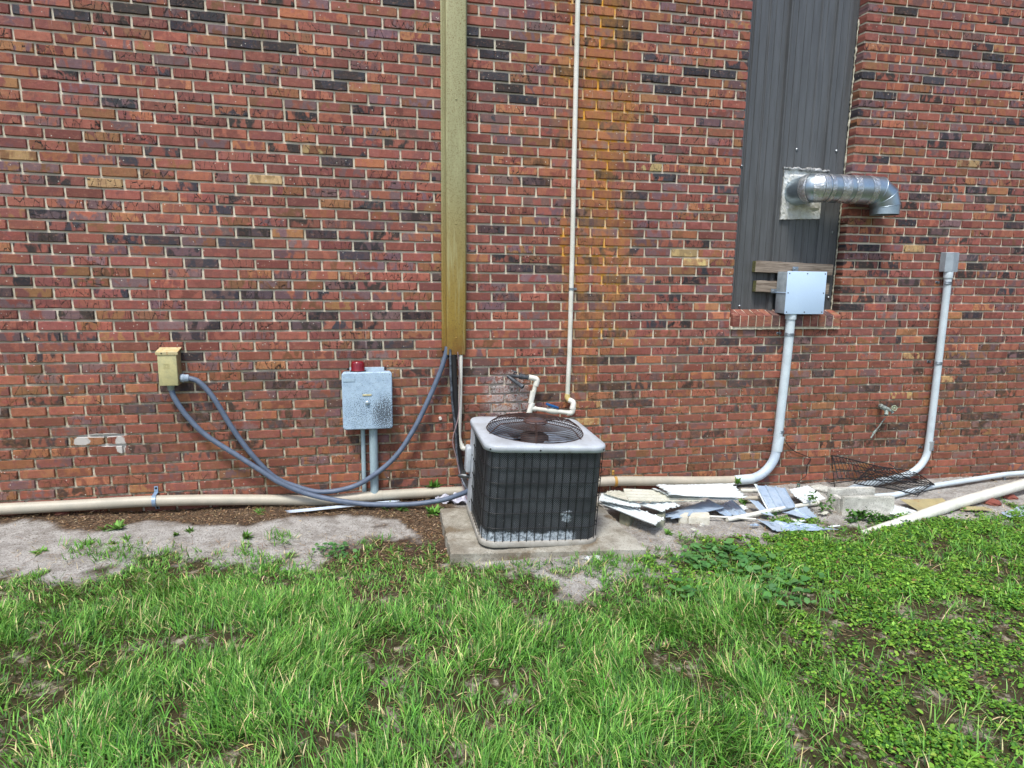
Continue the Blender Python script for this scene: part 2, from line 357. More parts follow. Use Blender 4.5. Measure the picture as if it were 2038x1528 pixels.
for k in range(-21, 46):
    zc = KZ+(k+.5)*KH
    xs = []
    for px in sorted(J.get(k, [])):      # column in the photo, brought to this course's height
        y = 764
        for _ in range(8):
            p = P(px, y); y += (p.z-kz(k+.5, p.x))*F_PX/4.8
        xs.append(P(px, y).x)
    if not xs: xs = [.1*(k % 2)+rnd.gauss(0, .004)]
    joints = []
    for a, b in zip(xs, xs[1:]):
        n = max(1, round((b-a)/BL)); L = (b-a)/n; half = None
        for i in range(n): joints.append(a+L*i+(rnd.gauss(0, .0025) if i else 0))
    joints.append(xs[-1]); j0 = joints[0]; j1 = joints[-1]
    while j0 > XA: j0 -= BL; joints.insert(0, j0+rnd.gauss(0, .002))
    while j1 < XB: j1 += BL; joints.append(j1+rnd.gauss(0, .002))
    for a, b in zip(joints, joints[1:]):
        a = max(a, XA); b = min(b, XB)
        if b-a < .03: continue
        segs = [(a, b, .013)]
        if zc > WZ0:
            segs = []
            jl = max(j for j in joints if j < WX0-.05); jr = min(j for j in joints if j > WX1+.05)
            if b <= jl+1e-6: segs.append((a, b, .013))
            elif abs(a-jl) < 1e-6: segs.append((a, WX0, RECESS+.05))
            if a >= jr-1e-6: segs.append((a, b, .013))
            elif abs(b-jr) < 1e-6: segs.append((WX1, b, RECESS+.05))
        elif zc > KZ+.005:
            segs = []
            if a < 2.722: segs.append((a, min(b, 2.722), .013))
            if b > 3.679: segs.append((max(a, 3.679), b, .013))
        for x0, x1, dep in segs:
            if x1-x0 < .035: continue
            kind = None
            for sx_, sz_, kd in spec:
                if x0-.005 <= sx_ <= x1+.005 and abs(sz_-kz(k+.5, sx_)) < KH/2: kind = kd
            if kind is None and (zc > 2.75 or x0 > 5.6 or x1 < -2.5): kind = 'X'
            ca, cb, dab = pick(zc, kind); rough = .0018 if rnd.random() < .28 else .0004
            ga = gap*.6 if abs(x0-WX0) < 1e-4 or abs(x0-WX1) < 1e-4 else gap
            wob = rnd.gauss(0, .0009)
            B.brick((x0+ (0 if dep > .02 and x0 == WX1 else ga), x1-(0 if dep > .02 and x1 == WX0 else ga),
                     kz(k, x0)+gap+wob, kz(k, x1)+gap+wob, kz(k+1, x0)-gap+wob, kz(k+1, x1)-gap+wob), dep, ca, cb, dab, 1.0 if rough > .001 or rnd.random() < .2 else 0.0, rough, y0=rnd.gauss(0, .0012))
B.build('brickwork', wall)
# sill: rowlock bricks on edge, sloping out of the opening
S = Bricks(); n = 14; sw = (3.679-2.722)/n
for i in range(n):
    x0 = 2.722+sw*i+.004; x1 = 2.722+sw*(i+1)-.004
    if i == 7: continue                  # a broken one, behind the conduit
    ca, cb, dab = pick(1.3)
    ca = tuple(.6*a+.4*b for a, b in zip(ca, s2l((128, 92, 84)))); prof = []
    zt, zb, yf, yb = 1.333, 1.243, -.030, .085; top_b = 1.372
    seed = rnd.random()*50; o = len(S.v)
    ring = [(yf, zb), (yf-.001, zt-.004), (yf+.004, zt), (yb, top_b), (yb, zb)]
    for x in (x0, x0+.003, x1-.003, x1):
        ins = .0025 if x in (x0, x1) else 0
        for (y, z) in ring:
            S.v.append(Vector((x, y+(ins if y < 0 else 0), z-(ins if z > zb+.01 else 0)+rnd.gauss(0, .0008)))); S.bp.append((z*2.1+seed, x+seed, seed))
    m_ = 5
    for q in range(3):
        for k in range(m_):
            k2 = (k+1) % m_; S.f.append((o+q*m_+k, o+(q+1)*m_+k, o+(q+1)*m_+k2, o+q*m_+k2))
    S.f.append(tuple(o+k for k in range(m_))); S.f.append(tuple(o+3*m_+k for k in reversed(range(m_))))
    S.ca += [ca]*20; S.cb += [cb]*20; S.dab += [0]*20; S.crk += [.5]*20
sill = S.build('window_sill', wall)
mb = MB(); mb.prism([(-.0245, 1.245), (-.0245, 1.327), (-.001, 1.3325), (.084, 1.3685), (.084, 1.245)], Matrix(((0, 0, 1, 2.732), (1, 0, 0, 0), (0, 1, 0, 0), (0, 0, 0, 1))), .937)
for i in range(60):                      # thick uneven mortar bed under the sill
    x = 2.726+.0159*i; mb.box((x, -.006+rnd.gauss(0, .001), 1.2335+rnd.gauss(0, .0008)), (.0175, .032, .022+rnd.random()*.003))
mb.build('sill_mortar', MORTAR, wall)
# mortar body of the wall, with the opening
mb = MB(); t = .0115
def slab(x0, x1, z0, z1): mb.box(((x0+x1)/2, (t+.3)/2, (z0+z1)/2), (x1-x0, .3-t, z1-z0))
ztop = KZ+46*KH+.004
slab(XA, WX0-.006, -.35, ztop); slab(WX1+.006, XB, -.35, ztop); slab(WX0-.006, WX1+.006, -.35, WZ0-.06)
mb.build('mortar', MORTAR, wall)
mb = MB(); mb.box(((XA+XB)/2, .14, ztop+.03), (XB-XA+.06, .40, .06), bev=.006)
mb.build('coping', worn('coping', s2l((150, 146, 138)), rough=.9), wall)

# ribbed metal sheet that closes the opening
BRONZE = worn('bronze_siding', s2l((88, 91, 93)), s2l((76, 78, 79)), s2l((104, 106, 106)), sc=5, rough=.34, stretch=(6, 1, .5), amt3=(.64, .74), bump=.03)
prof = []; x = WX0+.001; yb = RECESS
ribs = [P(px, 500, RECESS).x for px in (1471, 1500, 1538, 1597, 1626, 1650)]
def ribY(x):
    y = yb
    for i, r_ in enumerate(ribs):
        w, h = ((.024, .026) if i in (2, 4) else (.011, .008)); d = abs(x-r_)
        y -= h*max(0, min(1, (w-d)/.006))
    q_ = ((x-WX0) % .062)/.062
    if q_ < .10: y -= .0045
    return y
N = 380; xs = [WX0+.001+(WX1-WX0-.002)*i/N for i in range(N+1)]
mb = MB(); vs = []; fs = []
for x in xs: vs += [(x, ribY(x), WZ0-.01), (x, ribY(x), ztop-.01)]
for i in range(N): fs.append((2*i, 2*i+2, 2*i+3, 2*i+1))
mb.add(vs, fs); mb.box((3.2, yb+.03, 2.6), (.948, .02, 2.44)); sid = mb.build('metal_siding', BRONZE, wall)
STEEL = worn('zinc', s2l((176, 184, 190)), s2l((140, 148, 154)), rough=.35, metal=.75, sc=40, bump=.05)
for q in ((1472, 609), (1649, 592), (1656, 462), (1586, 297), (1665, 300), (1476, 330)):
    p = P(*q, RECESS-.004); mb = MB(); Mx = Matrix.Translation(p) @ Matrix.Rotation(R(90), 4, 'X')
    mb.lathe([(.011, 0), (.011, .002), (.006, .0025), (.006, .006), (0.0005, .007)], Mx, 10); mb.build('screw', STEEL, sid)
mb = MB()                                # bead of old sealant down the right edge
pts = []
for i in range(130):
    z = WZ0+i*.017; pts.append((WX1-.009+rnd.gauss(0, .0018), RECESS-.014, z))
mb.tube(pts, [.006*rnd.uniform(.4, 1.5) for _ in pts], 6); mb.build('sealant', worn('sealant', s2l((204, 200, 180)), s2l((120, 116, 98)), s2l((60, 56, 44)), sc=20, rough=.7), wall)
mb = MB(); mb.tube([(WX0+.006+rnd.gauss(0,.001), RECESS-.02, WZ0+i*.02) for i in range(110)], .006, 6); mb.build('trim', worn('dark_trim', (.012, .012, .013), rough=.6), wall)

# ------------------------------------------------------------------ ground
def frac(a): return a-np.floor(a)
def hash2(ix, iy, s): 
    h = np.sin(ix*127.1+iy*311.7+s*74.7)*43758.5453; return frac(h)
def vnoise(X, Y, sc, s=0):
    X = np.asarray(X)*sc; Y = np.asarray(Y)*sc; ix = np.floor(X); iy = np.floor(Y); fx = X-ix; fy = Y-iy
    fx = fx*fx*(3-2*fx); fy = fy*fy*(3-2*fy)
    a = hash2(ix, iy, s); b = hash2(ix+1, iy, s); c = hash2(ix, iy+1, s); d = hash2(ix+1, iy+1, s)
    return (a*(1-fx)+b*fx)*(1-fy)+(c*(1-fx)+d*fx)*fy
def fbm(X, Y, sc, s=0): return .5*vnoise(X, Y, sc, s)+.28*vnoise(X, Y, sc*2.1, s+1)+.15*vnoise(X, Y, sc*4.3, s+2)+.07*vnoise(X, Y, sc*9, s+3)
def gcurve(pts):                         # photo curve on the ground -> (X, Y) arrays
    g = [G(*q) for q in pts]; g.sort(key=lambda p: p.x)
    return np.array([p.x for p in g]), np.array([p.y for p in g])
cg = gcurve([(0, 1165), (120, 1145), (250, 1128), (400, 1110), (520, 1130), (640, 1125), (720, 1135), (820, 1120), (900, 1122), (960, 1128), (1040, 1150), (1120, 1168), (1180, 1160), (1250, 1135), (1330, 1118), (1400, 1078), (1500, 1062), (1600, 1050), (1720, 1050), (1850, 1040), (1960, 1028), (2038, 1018)])
cm = gcurve([(0, 1042), (90, 1040), (135, 1062), (200, 1060), (260, 1045), (330, 1036), (380, 1045), (460, 1045), (530, 1042), (600, 1028), (720, 1028), (790, 1035), (850, 1080)])
def grass_edge(X): return np.interp(X, cg[0], cg[1])
def mulch_edge(X): return np.interp(X, cm[0], cm[1])
def zones(X, Y):
    """0..1 weights: lawn, mulch, dark soil"""
    n = fbm(X, Y, 5.0, 3)-.5; n2 = fbm(X, Y, 14., 9)-.5
    e = grass_edge(X); lawn = np.clip((e-Y+n*.62+n2*.30)/.10+.5, 0, 1)
    mu = np.clip((Y-mulch_edge(X)+n*.10+n2*.10)/.04+.5, 0, 1)*np.clip((.62-X)/.1, 0, 1)
    soil = np.clip(1-np.hypot((X-.10)/.46, (Y+.98)/.50)+n*1.9, 0, 1)*np.clip((.5-X)/.08, 0, 1); soil = np.clip(soil*2.6, 0, 1)
    return lawn, mu, soil
gx = np.concatenate([[-70, -40, -20, -10, -6], np.arange(-4.0, 8.0, .03), [9, 12, 20, 40, 70]])
gy = np.concatenate([[-70, -40, -20, -10, -7], np.arange(-4.9, .06, .03), [.28, 5, 20, 70]])
XX, YY = np.meshgrid(gx, gy); ZZ = gz(XX, YY)
near = (np.abs(XX) < 9) & (YY > -6) & (YY < .3)
lawn, mu, soil = zones(XX, YY)
ZZ = ZZ+np.where(near, (fbm(XX, YY, 9, 5)-.5)*.020+(fbm(XX, YY, 30, 6)-.5)*.008+mu*.008*(fbm(XX, YY, 40, 7)), 0)
nxg, nyg = len(gx), len(gy)
idx = np.arange(nxg*nyg).reshape(nyg, nxg)
q = np.stack([idx[:-1, :-1], idx[:-1, 1:], idx[1:, 1:], idx[1:, :-1]], -1).reshape(-1, 4)
me = bpy.data.meshes.new('ground'); me.vertices.add(nxg*nyg); me.vertices.foreach_set('co', np.stack([XX, YY, ZZ], -1).astype('f').ravel())
me.loops.add(q.size); me.loops.foreach_set('vertex_index', q.ravel().astype('i')); me.polygons.add(len(q))
me.polygons.foreach_set('loop_start', (np.arange(len(q))*4).astype('i')); me.polygons.foreach_set('loop_total', np.full(len(q), 4, 'i'))
me.polygons.foreach_set('use_smooth', np.ones(len(q), bool)); me.update(calc_edges=True)
for nm, arr in (('lawn', lawn), ('mulch', mu), ('soil', soil)):
    a = me.attributes.new(nm, 'FLOAT', 'POINT'); a.data.foreach_set('value', arr.astype('f').ravel())
M = NT('ground'); p = M.pos()
sand = M.mix(M.ss(M.noise(p, 9, 6, .7), .38, .66), s2l((196, 194, 188)), s2l((158, 154, 147)))
sand = M.mix(M.math('MULTIPLY', M.ss(M.noise(p, 115, 4, .8), .49, .62), .85), sand, s2l((104, 96, 86)))
sand = M.mix(M.ss(M.noise(p, 42, 3, .7), .62, .70), sand, s2l((92, 80, 66)))
soilc = M.mix(M.ss(M.noise(p, 60, 5, .75), .42, .62), s2l((62, 48, 38)), s2l((104, 88, 72)))
mul = M.mix(M.ss(M.noise(p, 70, 5, .8), .42, .60), s2l((62, 50, 40)), s2l((128, 108, 86)))
lw = M.mix(M.ss(M.noise(p, 9, 6, .75), .50, .66), s2l((72, 66, 44)), s2l((176, 166, 148)))
c = M.mix(M.attr('lawn').outputs[2], sand, lw); c = M.mix(M.attr('soil').outputs[2], c, soilc); c = M.mix(M.attr('mulch').outputs[2], c, mul)
M.col(c); M.b.inputs['Roughness'].default_value = .95; M.b.inputs['Specular IOR Level'].default_value = .2
M.bump(M.math('ADD', M.noise(p, 70, 6, .75), M.noise(p, 220, 3, .8)), .8, .012)
me.materials.append(M.m); go = bpy.data.objects.new('ground', me); SC.collection.objects.link(go); tag(go, kind='structure')

# ------------------------------------------------------------------ shared materials
PVCG = worn('grey_pvc', s2l((204, 218, 224)), s2l((190, 204, 210)), s2l((156, 162, 160)), sc=8, rough=.45, amt3=(.62, .74), bump=.03)
PVCT = worn('tan_painted_pvc', s2l((188, 180, 162)), s2l((170, 166, 150)), s2l((120, 114, 100)), sc=6, rough=.5, amt3=(.62, .76), bump=.05)
PVCW = worn('white_pvc', s2l((226, 226, 216)), s2l((208, 208, 194)), s2l((176, 168, 140)), sc=7, rough=.4, amt3=(.63, .75), bump=.03)
GALV = worn('galvanised_steel', s2l((168, 178, 186)), s2l((140, 152, 162)), s2l((196, 204, 208)), sc=18, rough=.38, metal=.85, bump=.05)
DARKSCREW = worn('dark_screw', (.03, .03, .032), rough=.5, metal=.6)
BLACK = worn('black_foam', (.008, .008, .009), (.014, .014, .015), rough=.75)
PALEBOX = worn('pale_box_plastic', s2l((196, 222, 246)), s2l((190, 216, 242)), sc=3, rough=.42, bump=.02)

def conduit_clamp(parent, c, axis, r, side, w=.022, mat=None):
    """one-hole strap round a pipe of radius r running along axis, its tab on the wall toward side"""
    mb = MB(); axis = Vector(axis).normalized(); out = Vector((0, -1, 0)); sd_ = axis.cross(out).normalized()
    if sd_.dot(Vector(side)) < 0: sd_ = -sd_
    loops = []
    for e in (-1, 1):
        ring = []
        for rr in (r+.0005, r+.004):
            seq = [(math.cos(R(a)), math.sin(R(a))) for a in range(-70, 181, 14)]
            ring.append([c + axis*(e*w/2) + sd_*(x*-rr) + out*(y*rr) for x, y in seq])
        loops.append(ring[0]+ring[1][::-1])
    mb.loft(loops, smooth=False); n = len(loops[0])
    for l in loops:
        h = n//2
        mb.add(l, [(i, i+1, n-2-i, n-1-i) for i in range(h-1)])
    for q in (-1, 1):                    # raised beads
        a = [c+axis*(q*w*.3)+sd_*(-math.cos(R(t))*(r+.004))+out*(math.sin(R(t))*(r+.004)) for t in range(-60, 181, 15)]
        mb.tube(a, .0022, 6)
    tabc = c + sd_*(r+.018); yw = -.004
    tab = Vector((tabc.x, yw, tabc.z)); rot = Matrix([sd_, out, sd_.cross(out)]).transposed()
    mb.box(tab, (.042, .003, w*.85), rot, bev=.001)
    o = mb.build('conduit_clamp', mat or GALV, parent)
    sb = MB(); sb.lathe([(.007, 0), (.007, .003), (.004, .005), (.0005, .0055)], Matrix.Translation(tab+sd_*.008+out*.0015) @ Matrix.Rotation(R(90), 4, 'X'), 10)
    sb.build('screw', DARKSCREW if mat is None else mat, o); return o

# ------------------------------------------------------------------ left: weathered disconnect box and its hoses
TAN = worn('weathered_yellowed_paint', s2l((196, 188, 136)), s2l((176, 172, 128)), s2l((164, 136, 78)), sc=22, rough=.6, amt3=(.60, .74), bump=.1)
RUSTY = worn('rusty_paint', s2l((204, 194, 150)), s2l((196, 176, 122)), s2l((172, 112, 56)), sc=22, rough=.75, amt3=(.52, .66))
yb = -.10
a = P(318, 768, yb); b = P(358, 702, yb)
bx0, bx1, bz0, bz1 = P(314, 740, yb).x, P(355.5, 740, yb).x, a.z, P(330, 701, yb).z
t = thing('disconnect_box', ((bx0+bx1)/2, -.05, bz0), 'yellowed rusty metal switch box with two flexible hoses, mounted on the brick wall', 'electrical box')
mb = MB(); cx = (bx0+bx1)/2; cz = (bz0+bz1)/2
mb.box((cx, -.045, cz), (bx1-bx0-.012, .088, bz1-bz0-.004), bev=.002); mb.build('box_body', worn('box_side', s2l((170, 150, 108)), s2l((140, 112, 74)), s2l((120, 66, 34)), sc=20, rough=.7, amt3=(.56, .68)), t)
mb = MB(); mb.box((cx-.003, -.094, cz-.004), (bx1-bx0-.010, .010, bz1-bz0-.008), bev=.003); cov = mb.build('front_cover', TAN, t)
mb = MB()                                # pressed square mark on the cover
for s_, w_ in ((.030, .002), (.016, .0018)):
    for dx, dz, sx_, sz_ in ((0, s_/2, s_, w_), (0, -s_/2, s_, w_), (-s_/2, 0, w_, s_-w_*1.2), (s_/2, 0, w_, s_-w_*1.2)):
        mb.box((cx-.008+dx, -.0993, cz+.018+dz), (sx_, .0015, sz_))
mb.build('embossed_mark', worn('embossed_paint', s2l((172, 162, 108)), rough=.6), cov)
mb = MB()                                # hood over the top, sloping forward
poly = [(-.104, bz1-.016), (-.106, bz1+.001), (-.004, bz1+.022), (-.002, bz1+.016), (-.098, bz1-.004), (-.098, bz1-.016)]
Mx = Matrix(((0, 0, 1, bx0-.006), (1, 0, 0, 0), (0, 1, 0, 0), (0, 0, 0, 1))); mb.prism(poly, Mx, bx1-bx0+.008); mb.build('top_hood', RUSTY, t)
mb = MB(); mb.lathe([(.004, 0), (.004, .002), (.0005, .003)], Matrix.Translation((bx0+.03, -.1062, bz1-.005)) @ Matrix.Rotation(R(90), 4, 'X'), 8); mb.build('screw', DARKSCREW, t)
LIQ = worn('flex_conduit_grey', s2l((98, 112, 132)), s2l((84, 97, 116)), s2l((120, 128, 138)), sc=20, rough=.5, bump=.04)
def ribbed_hose(pts, r, label):
    ps = spline(pts, .0042); mb = MB(); mb.tube(ps, [r*(1.0 if i % 2 else .90) for i in range(len(ps))], 12)
    t_ = thing('flexible_conduit', pts[0], label, 'conduit'); mb.build('ribbed_sleeve', LIQ, t_); return t_
def nut(parent, c, axis, r, L, mat):
    Mx = Matrix.Translation(c) @ Vector(axis).normalized().to_track_quat('Z', 'Y').to_matrix().to_4x4()
    mb = MB(); mb.lathe([(r*.8, 0), (r*1.15, .001), (r*1.15, L*.42), (r, L*.45), (r, L), (r*.75, L+.004)], Mx, 10, True, True)
    return mb.build('fitting', mat, parent)
NUT = worn('pale_fitting', s2l((188, 204, 218)), s2l((160, 176, 190)), rough=.45)
j1 = Vector((P(340, 770, -.055).x, -.055, bz0)); j2 = Vector((bx1-.004, -.05, P(372, 752, -.05).z))
# hose from the side of the box up to the cable trough
A = [j2+Vector((.045, 0, 0)), P(396, 760, -.055), P(425, 792, -.06), P(461, 850, -.06), P(500, 903, -.06), P(545, 948, -.055), P(590, 968, -.06), P(640, 979, -.07), P(700, 969, -.085), P(746, 944, -.095), P(790, 905, -.09), P(826, 850, -.07), P(855, 790, -.055), P(876, 740, -.05), P(887, 706, -.05), P(890, 690, -.05)]
t1 = ribbed_hose(A, .0185, 'grey ribbed hose from the yellowed box side, rising to the tall cable trough')
nut(t1, j2, (1, 0, 0), .024, .046, NUT)
Bp = [j1-Vector((0, 0, .032)), P(349, 795, -.058), P(372, 828, -.06), P(410, 866, -.065), P(470, 905, -.08), P(520, 937, -.10), P(560, 962, -.11), P(620, 985, -.12), P(700, 1000, -.16), P(750, 1004, -.19), P(820, 1003, -.22), P(880, 995, -.26), P(915, 984, -.30), P(938, 975, -.36)]
t2 = ribbed_hose(Bp, .0185, 'grey ribbed hose from under the yellowed box, sagging over the ground to the air conditioner')
nut(t2, j1, (0, 0, -1), .021, .034, worn('green_grey_fitting', s2l((150, 166, 156)), rough=.6))

# ------------------------------------------------------------------ alarm panel with red beacon
PEBBLE = NT('mildewed_grey_plastic'); p = PEBBLE.pos()
sx = PEBBLE.n('ShaderNodeSeparateXYZ'); PEBBLE.l(p, sx.inputs[0])
def blob(M, X, Z, xc, zc, rx, rz):
    a = M.math('DIVIDE', M.math('SUBTRACT', X, xc), rx); b = M.math('DIVIDE', M.math('SUBTRACT', Z, zc), rz)
    return M.math('SUBTRACT', 1.0, M.math('ADD', M.math('MULTIPLY', a, a), M.math('MULTIPLY', b, b)), clamp=True)
c = PEBBLE.mix(PEBBLE.ss(PEBBLE.noise(p, 30, 4), .35, .65), s2l((172, 196, 214)), s2l((156, 180, 200)))
w = PEBBLE.math('ADD', blob(PEBBLE, sx.outputs[0], sx.outputs[2], .075, .655, .10, .17), PEBBLE.math('MULTIPLY', blob(PEBBLE, sx.outputs[0], sx.outputs[2], -.08, .66, .14, .16), .40))
w = PEBBLE.math('ADD', w, .10)
f = PEBBLE.ss(PEBBLE.math('ADD', PEBBLE.noise(p, 150, 3, .7), PEBBLE.math('MULTIPLY', w, .17)), .60, .66)
PEBBLE.col(PEBBLE.mix(PEBBLE.math('MULTIPLY', f, .92), c, s2l((52, 56, 60)))); PEBBLE.b.inputs['Roughness'].default_value = .6; PEBBLE.bump(PEBBLE.noise(p, 300, 3), .3, .002)
yf = -.115; c0 = P(731.5, 798, yf); hw = (P(781.5, 800, yf).x-P(681.5, 800, yf).x)/2; hz = (P(731, 741, yf).z-P(731, 855, yf).z)/2
t = thing('alarm_panel', (c0.x, -.06, c0.z-hz), 'square grey alarm panel spotted with black mildew, red beacon on top', 'alarm panel')
Mx = Matrix(((1, 0, 0, c0.x), (0, 0, -1, -.012), (0, 1, 0, c0.z), (0, 0, 0, 1)))
mb = MB(); mb.prism(rrect(hw*2-.012, hz*2-.012, .014), Mx, .078); mb.build('enclosure', worn('panel_grey', s2l((150, 172, 190)), s2l((130, 152, 170)), rough=.55), t)
Mx = Matrix.Translation((0, -.0785, 0)) @ Mx
mb = MB(); lp = []
for ins, dz_ in ((0, 0), (0, .016), (.003, .021), (.007, .023)):
    lp.append([Mx @ Vector((x, y, dz_)) for x, y in rrect(hw*2-2*ins, hz*2-2*ins, .020-ins*.5)])
mb.loft(lp); mb.add(lp[-1], [tuple(range(len(lp[-1])))]); mb.add(lp[0], [tuple(reversed(range(len(lp[0]))))]); lid = mb.build('door', PEBBLE.m, t)
mb = MB(); q = P(731, 801, yf); mb.lathe([(.015, 0), (.015, .008), (.0125, .013), (.0005, .014)], Matrix.Translation((q.x, yf, q.z)) @ Matrix.Rotation(R(90), 4, 'X'), 20, cap0=True)
mb.build('knob', worn('knob_metal', s2l((196, 214, 222)), rough=.3, metal=.5), lid)
q = P(730.5, 786, yf); mb = MB(); mb.box((q.x, yf-.001, q.z), (.060, .003, .0125), bev=.001); mb.build('name_plate', worn('aged_label', s2l((214, 208, 170)), s2l((190, 178, 130)), sc=60), lid)
q = P(694, 756, yf); mb = MB(); mb.box((q.x, yf-.0008, q.z), (.078, .002, .023)); mb.build('blank_label', worn('blank_label', s2l((168, 192, 208)), rough=.5), lid)
mb = MB()                                # mounting flange
mb.box((c0.x, -.006, c0.z), (.235, .008, hz*2+.040), bev=.002); fl = mb.build('mounting_flange', worn('flange_grey', s2l((176, 196, 208)), s2l((150, 168, 180)), rough=.5), t)
for px in (693, 767):
    q = P(px, 740, -.01); mb = MB(); mb.lathe([(.0085, 0), (.0085, .003), (.005, .006), (.0005, .0065)], Matrix.Translation((q.x, -.010, c0.z+hz+.008)) @ Matrix.Rotation(R(90), 4, 'X'), 12); mb.build('screw', DARKSCREW, fl)
RED_ = NT('red_beacon'); RED_.b.inputs['Base Color'].default_value = (.20, .006, .012, 1); RED_.b.inputs['Roughness'].default_value = .22; RED_.b.inputs['Coat Weight'].default_value = .4
q = P(712.5, 742, -.06); zt = P(712, 719, -.06).z; zb = c0.z+hz-.002; r0 = (P(726, 735, -.06).x-P(699.5, 735, -.06).x)/2
mb = MB(); Mx = Matrix.Translation((q.x, -.055, zb)); H_ = zt-zb
mb.lathe([(r0*1.08, .006), (r0*1.06, .010), (r0, .013), (r0*.97, H_-.010), (r0*.90, H_-.003), (r0*.80, H_), (.0005, H_+.001)], Mx, 32); bea = mb.build('beacon_dome', RED_.m, t)
mb = MB()
for k in range(28):
    a = 2*math.pi*k/28; mb.box((q.x+math.cos(a)*r0*.995, -.055+math.sin(a)*r0*.995, zb+H_*.48), (.002, .002, H_*.62), Matrix.Rotation(a, 3, 'Z'))
mb.build('lens_ribs', RED_.m, bea)
mb = MB(); mb.lathe([(r0*1.18, 0), (r0*1.18, .006), (r0*1.02, .008)], Mx, 32); mb.build('beacon_base', BLACK, bea)
# the two conduits under the panel
def straight(name, pts, r, mat, label, cat='conduit', n=16, collar=None, taper=None):
    t_ = thing(name, pts[-1] if pts[-1].z < pts[0].z else pts[0], label, cat)
    mb = MB(); mb.tube(pts, r, n); mb.build('pipe', mat, t_); return t_
zt = c0.z-hz+.01
def vert(px, py, Y, ztop_, zbot, r, mat, label):
    p_ = P(px, py, Y); return straight('conduit', [Vector((p_.x, Y, ztop_)), Vector((p_.x, Y, zbot))], r, mat, label)
PB = worn('weathered_blue_grey_pvc', s2l((156, 178, 184)), s2l((140, 160, 166)), s2l((92, 96, 92)), sc=14, rough=.55, amt3=(.62, .74), stretch=(1, 1, .25))
vert(723.5, 910, -.03, zt, .03, .0155, PB, 'thin pale grey conduit below the alarm panel, left of the wide one')
t = vert(744, 910, -.05, zt, .03, .029, PB, 'wide pale grey conduit below the alarm panel, right of the thin one')

# ------------------------------------------------------------------ tall cable trough
TR = NT('olive_weathered_trough'); p = TR.pos(); sx = TR.n('ShaderNodeSeparateXYZ'); TR.l(p, sx.inputs[0]); Z = sx.outputs[2]
c = TR.mix(TR.ss(Z, 1.25, 2.45), s2l((158, 132, 58)), s2l((152, 152, 112)))
c = TR.mix(TR.ss(TR.math('ADD', Z, TR.math('MULTIPLY', TR.noise(p, 8, 5, .7), .5)), 1.55, 1.20), c, s2l((128, 84, 36)))
c = TR.mix(TR.ss(TR.noise(p, 170, 4, .8), .50, .64), c, s2l((112, 92, 48)))
c = TR.mix(TR.math('MULTIPLY', TR.ss(TR.noise(TR.scaled(p, (14, 14, 1)), 2.5, 4), .52, .7), .4), c, s2l((184, 184, 140)))
TR.col(c); TR.b.inputs['Roughness'].default_value = .6; TR.bump(TR.noise(p, 250, 3), .25, .001)
zb = P(905, 706, -.06).z; x0, x1 = P(879, 700, -.0).x, P(927.5, 700, -.0).x; f0, f1 = P(889, 700, -.062).x, P(926, 700, -.062).x
t = thing('cable_trough', ((f0+f1)/2, -.03, zb), 'tall olive metal cable trough on the wall above the ribbed hose and black pipes', 'cable trough')
mb = MB(); zc = (zb+ztop-.02)/2; hh = ztop-.02-zb
mb.box(((x0+x1)/2, -.006, zc+.012), (x1-x0, .010, hh-.024), bev=.001)
for dx in (.010, .020, .027): mb.box((x0+dx, -.0125, zc+.012), (.0035, .004, hh-.026))
mb.build('back_flange', TR.m, t)
mb = MB(); mb.box(((f0+f1)/2, -.040, zc), (f1-f0, .056, hh), bev=.004); fr = mb.build('front_cover', TR.m, t)
for z in (zb+.12, zb+.9, zb+1.7, zb+2.4):
    mb = MB(); mb.lathe([(.006, 0), (.005, .003), (.0005, .004)], Matrix.Translation(((f0+f1)/2, -.068, z)) @ Matrix.Rotation(R(90), 4, 'X'), 8); mb.build('rivet', TR.m, fr)

# refrigerant pipes and wires below the trough
def px_path(L): return [P(x, y, Y) for x, y, Y in L]
t = thing('insulated_pipe', P(905, 990, -.25), 'black foam insulated pipe hanging from the trough down to the air conditioner', 'pipe')
mb = MB(); mb.tube(spline(px_path([(902, 695, -.045), (903, 740, -.045), (906, 800, -.045), (909, 860, -.045), (912, 900, -.05), (917, 930, -.06), (924, 955, -.12), (934, 975, -.22)]), .02), .0225, 12); mb.build('foam_sleeve', BLACK, t)
COP = worn('dark_liquid_line', s2l((62, 66, 74)), s2l((120, 128, 138)), sc=30, rough=.4, metal=.4)
mb = MB(); mb.tube(spline(px_path([(896, 695, -.07), (897, 750, -.075), (901, 810, -.08), (907, 850, -.09), (908, 890, -.1), (913, 930, -.13), (922, 960, -.20), (934, 980, -.30)]), .02), .0085, 8); mb.build('liquid_line', COP, t)
t = thing('thin_wire', P(925, 980, -.25), 'thin pinkish grey wire running down in front of the black insulated pipe', 'wire')
mb = MB(); mb.tube(spline(px_path([(911, 700, -.07), (915, 760, -.075), (914, 800, -.085), (911, 835, -.11), (901, 875, -.13), (908, 910, -.14), (917, 950, -.17), (926, 985, -.24), (933, 1000, -.30)]), .02), .0034, 6); mb.build('wire_jacket', worn('wire_jacket', s2l((150, 128, 130)), rough=.5), t)
t = thing('drain_pipe', P(922, 900, -.08), 'white drain pipe under the trough ending in an open elbow beside the air conditioner', 'pipe')
mb = MB(); q = fillet(px_path([(917.5, 700, -.05), (916, 800, -.05), (914, 872, -.05), (920, 891, -.06)]), .02)
mb.tube(q, .0135, 14); mb.build('pipe', PVCW, t)
e0 = P(920, 889, -.06); mb = MB(); mb.tube(fillet([P(918.5, 884, -.06), P(921, 893, -.062), P(928, 893, -.10), P(931, 893, -.125)], .02), .0175, 14, caps=False); mb.build('elbow_fitting', PVCW, t)

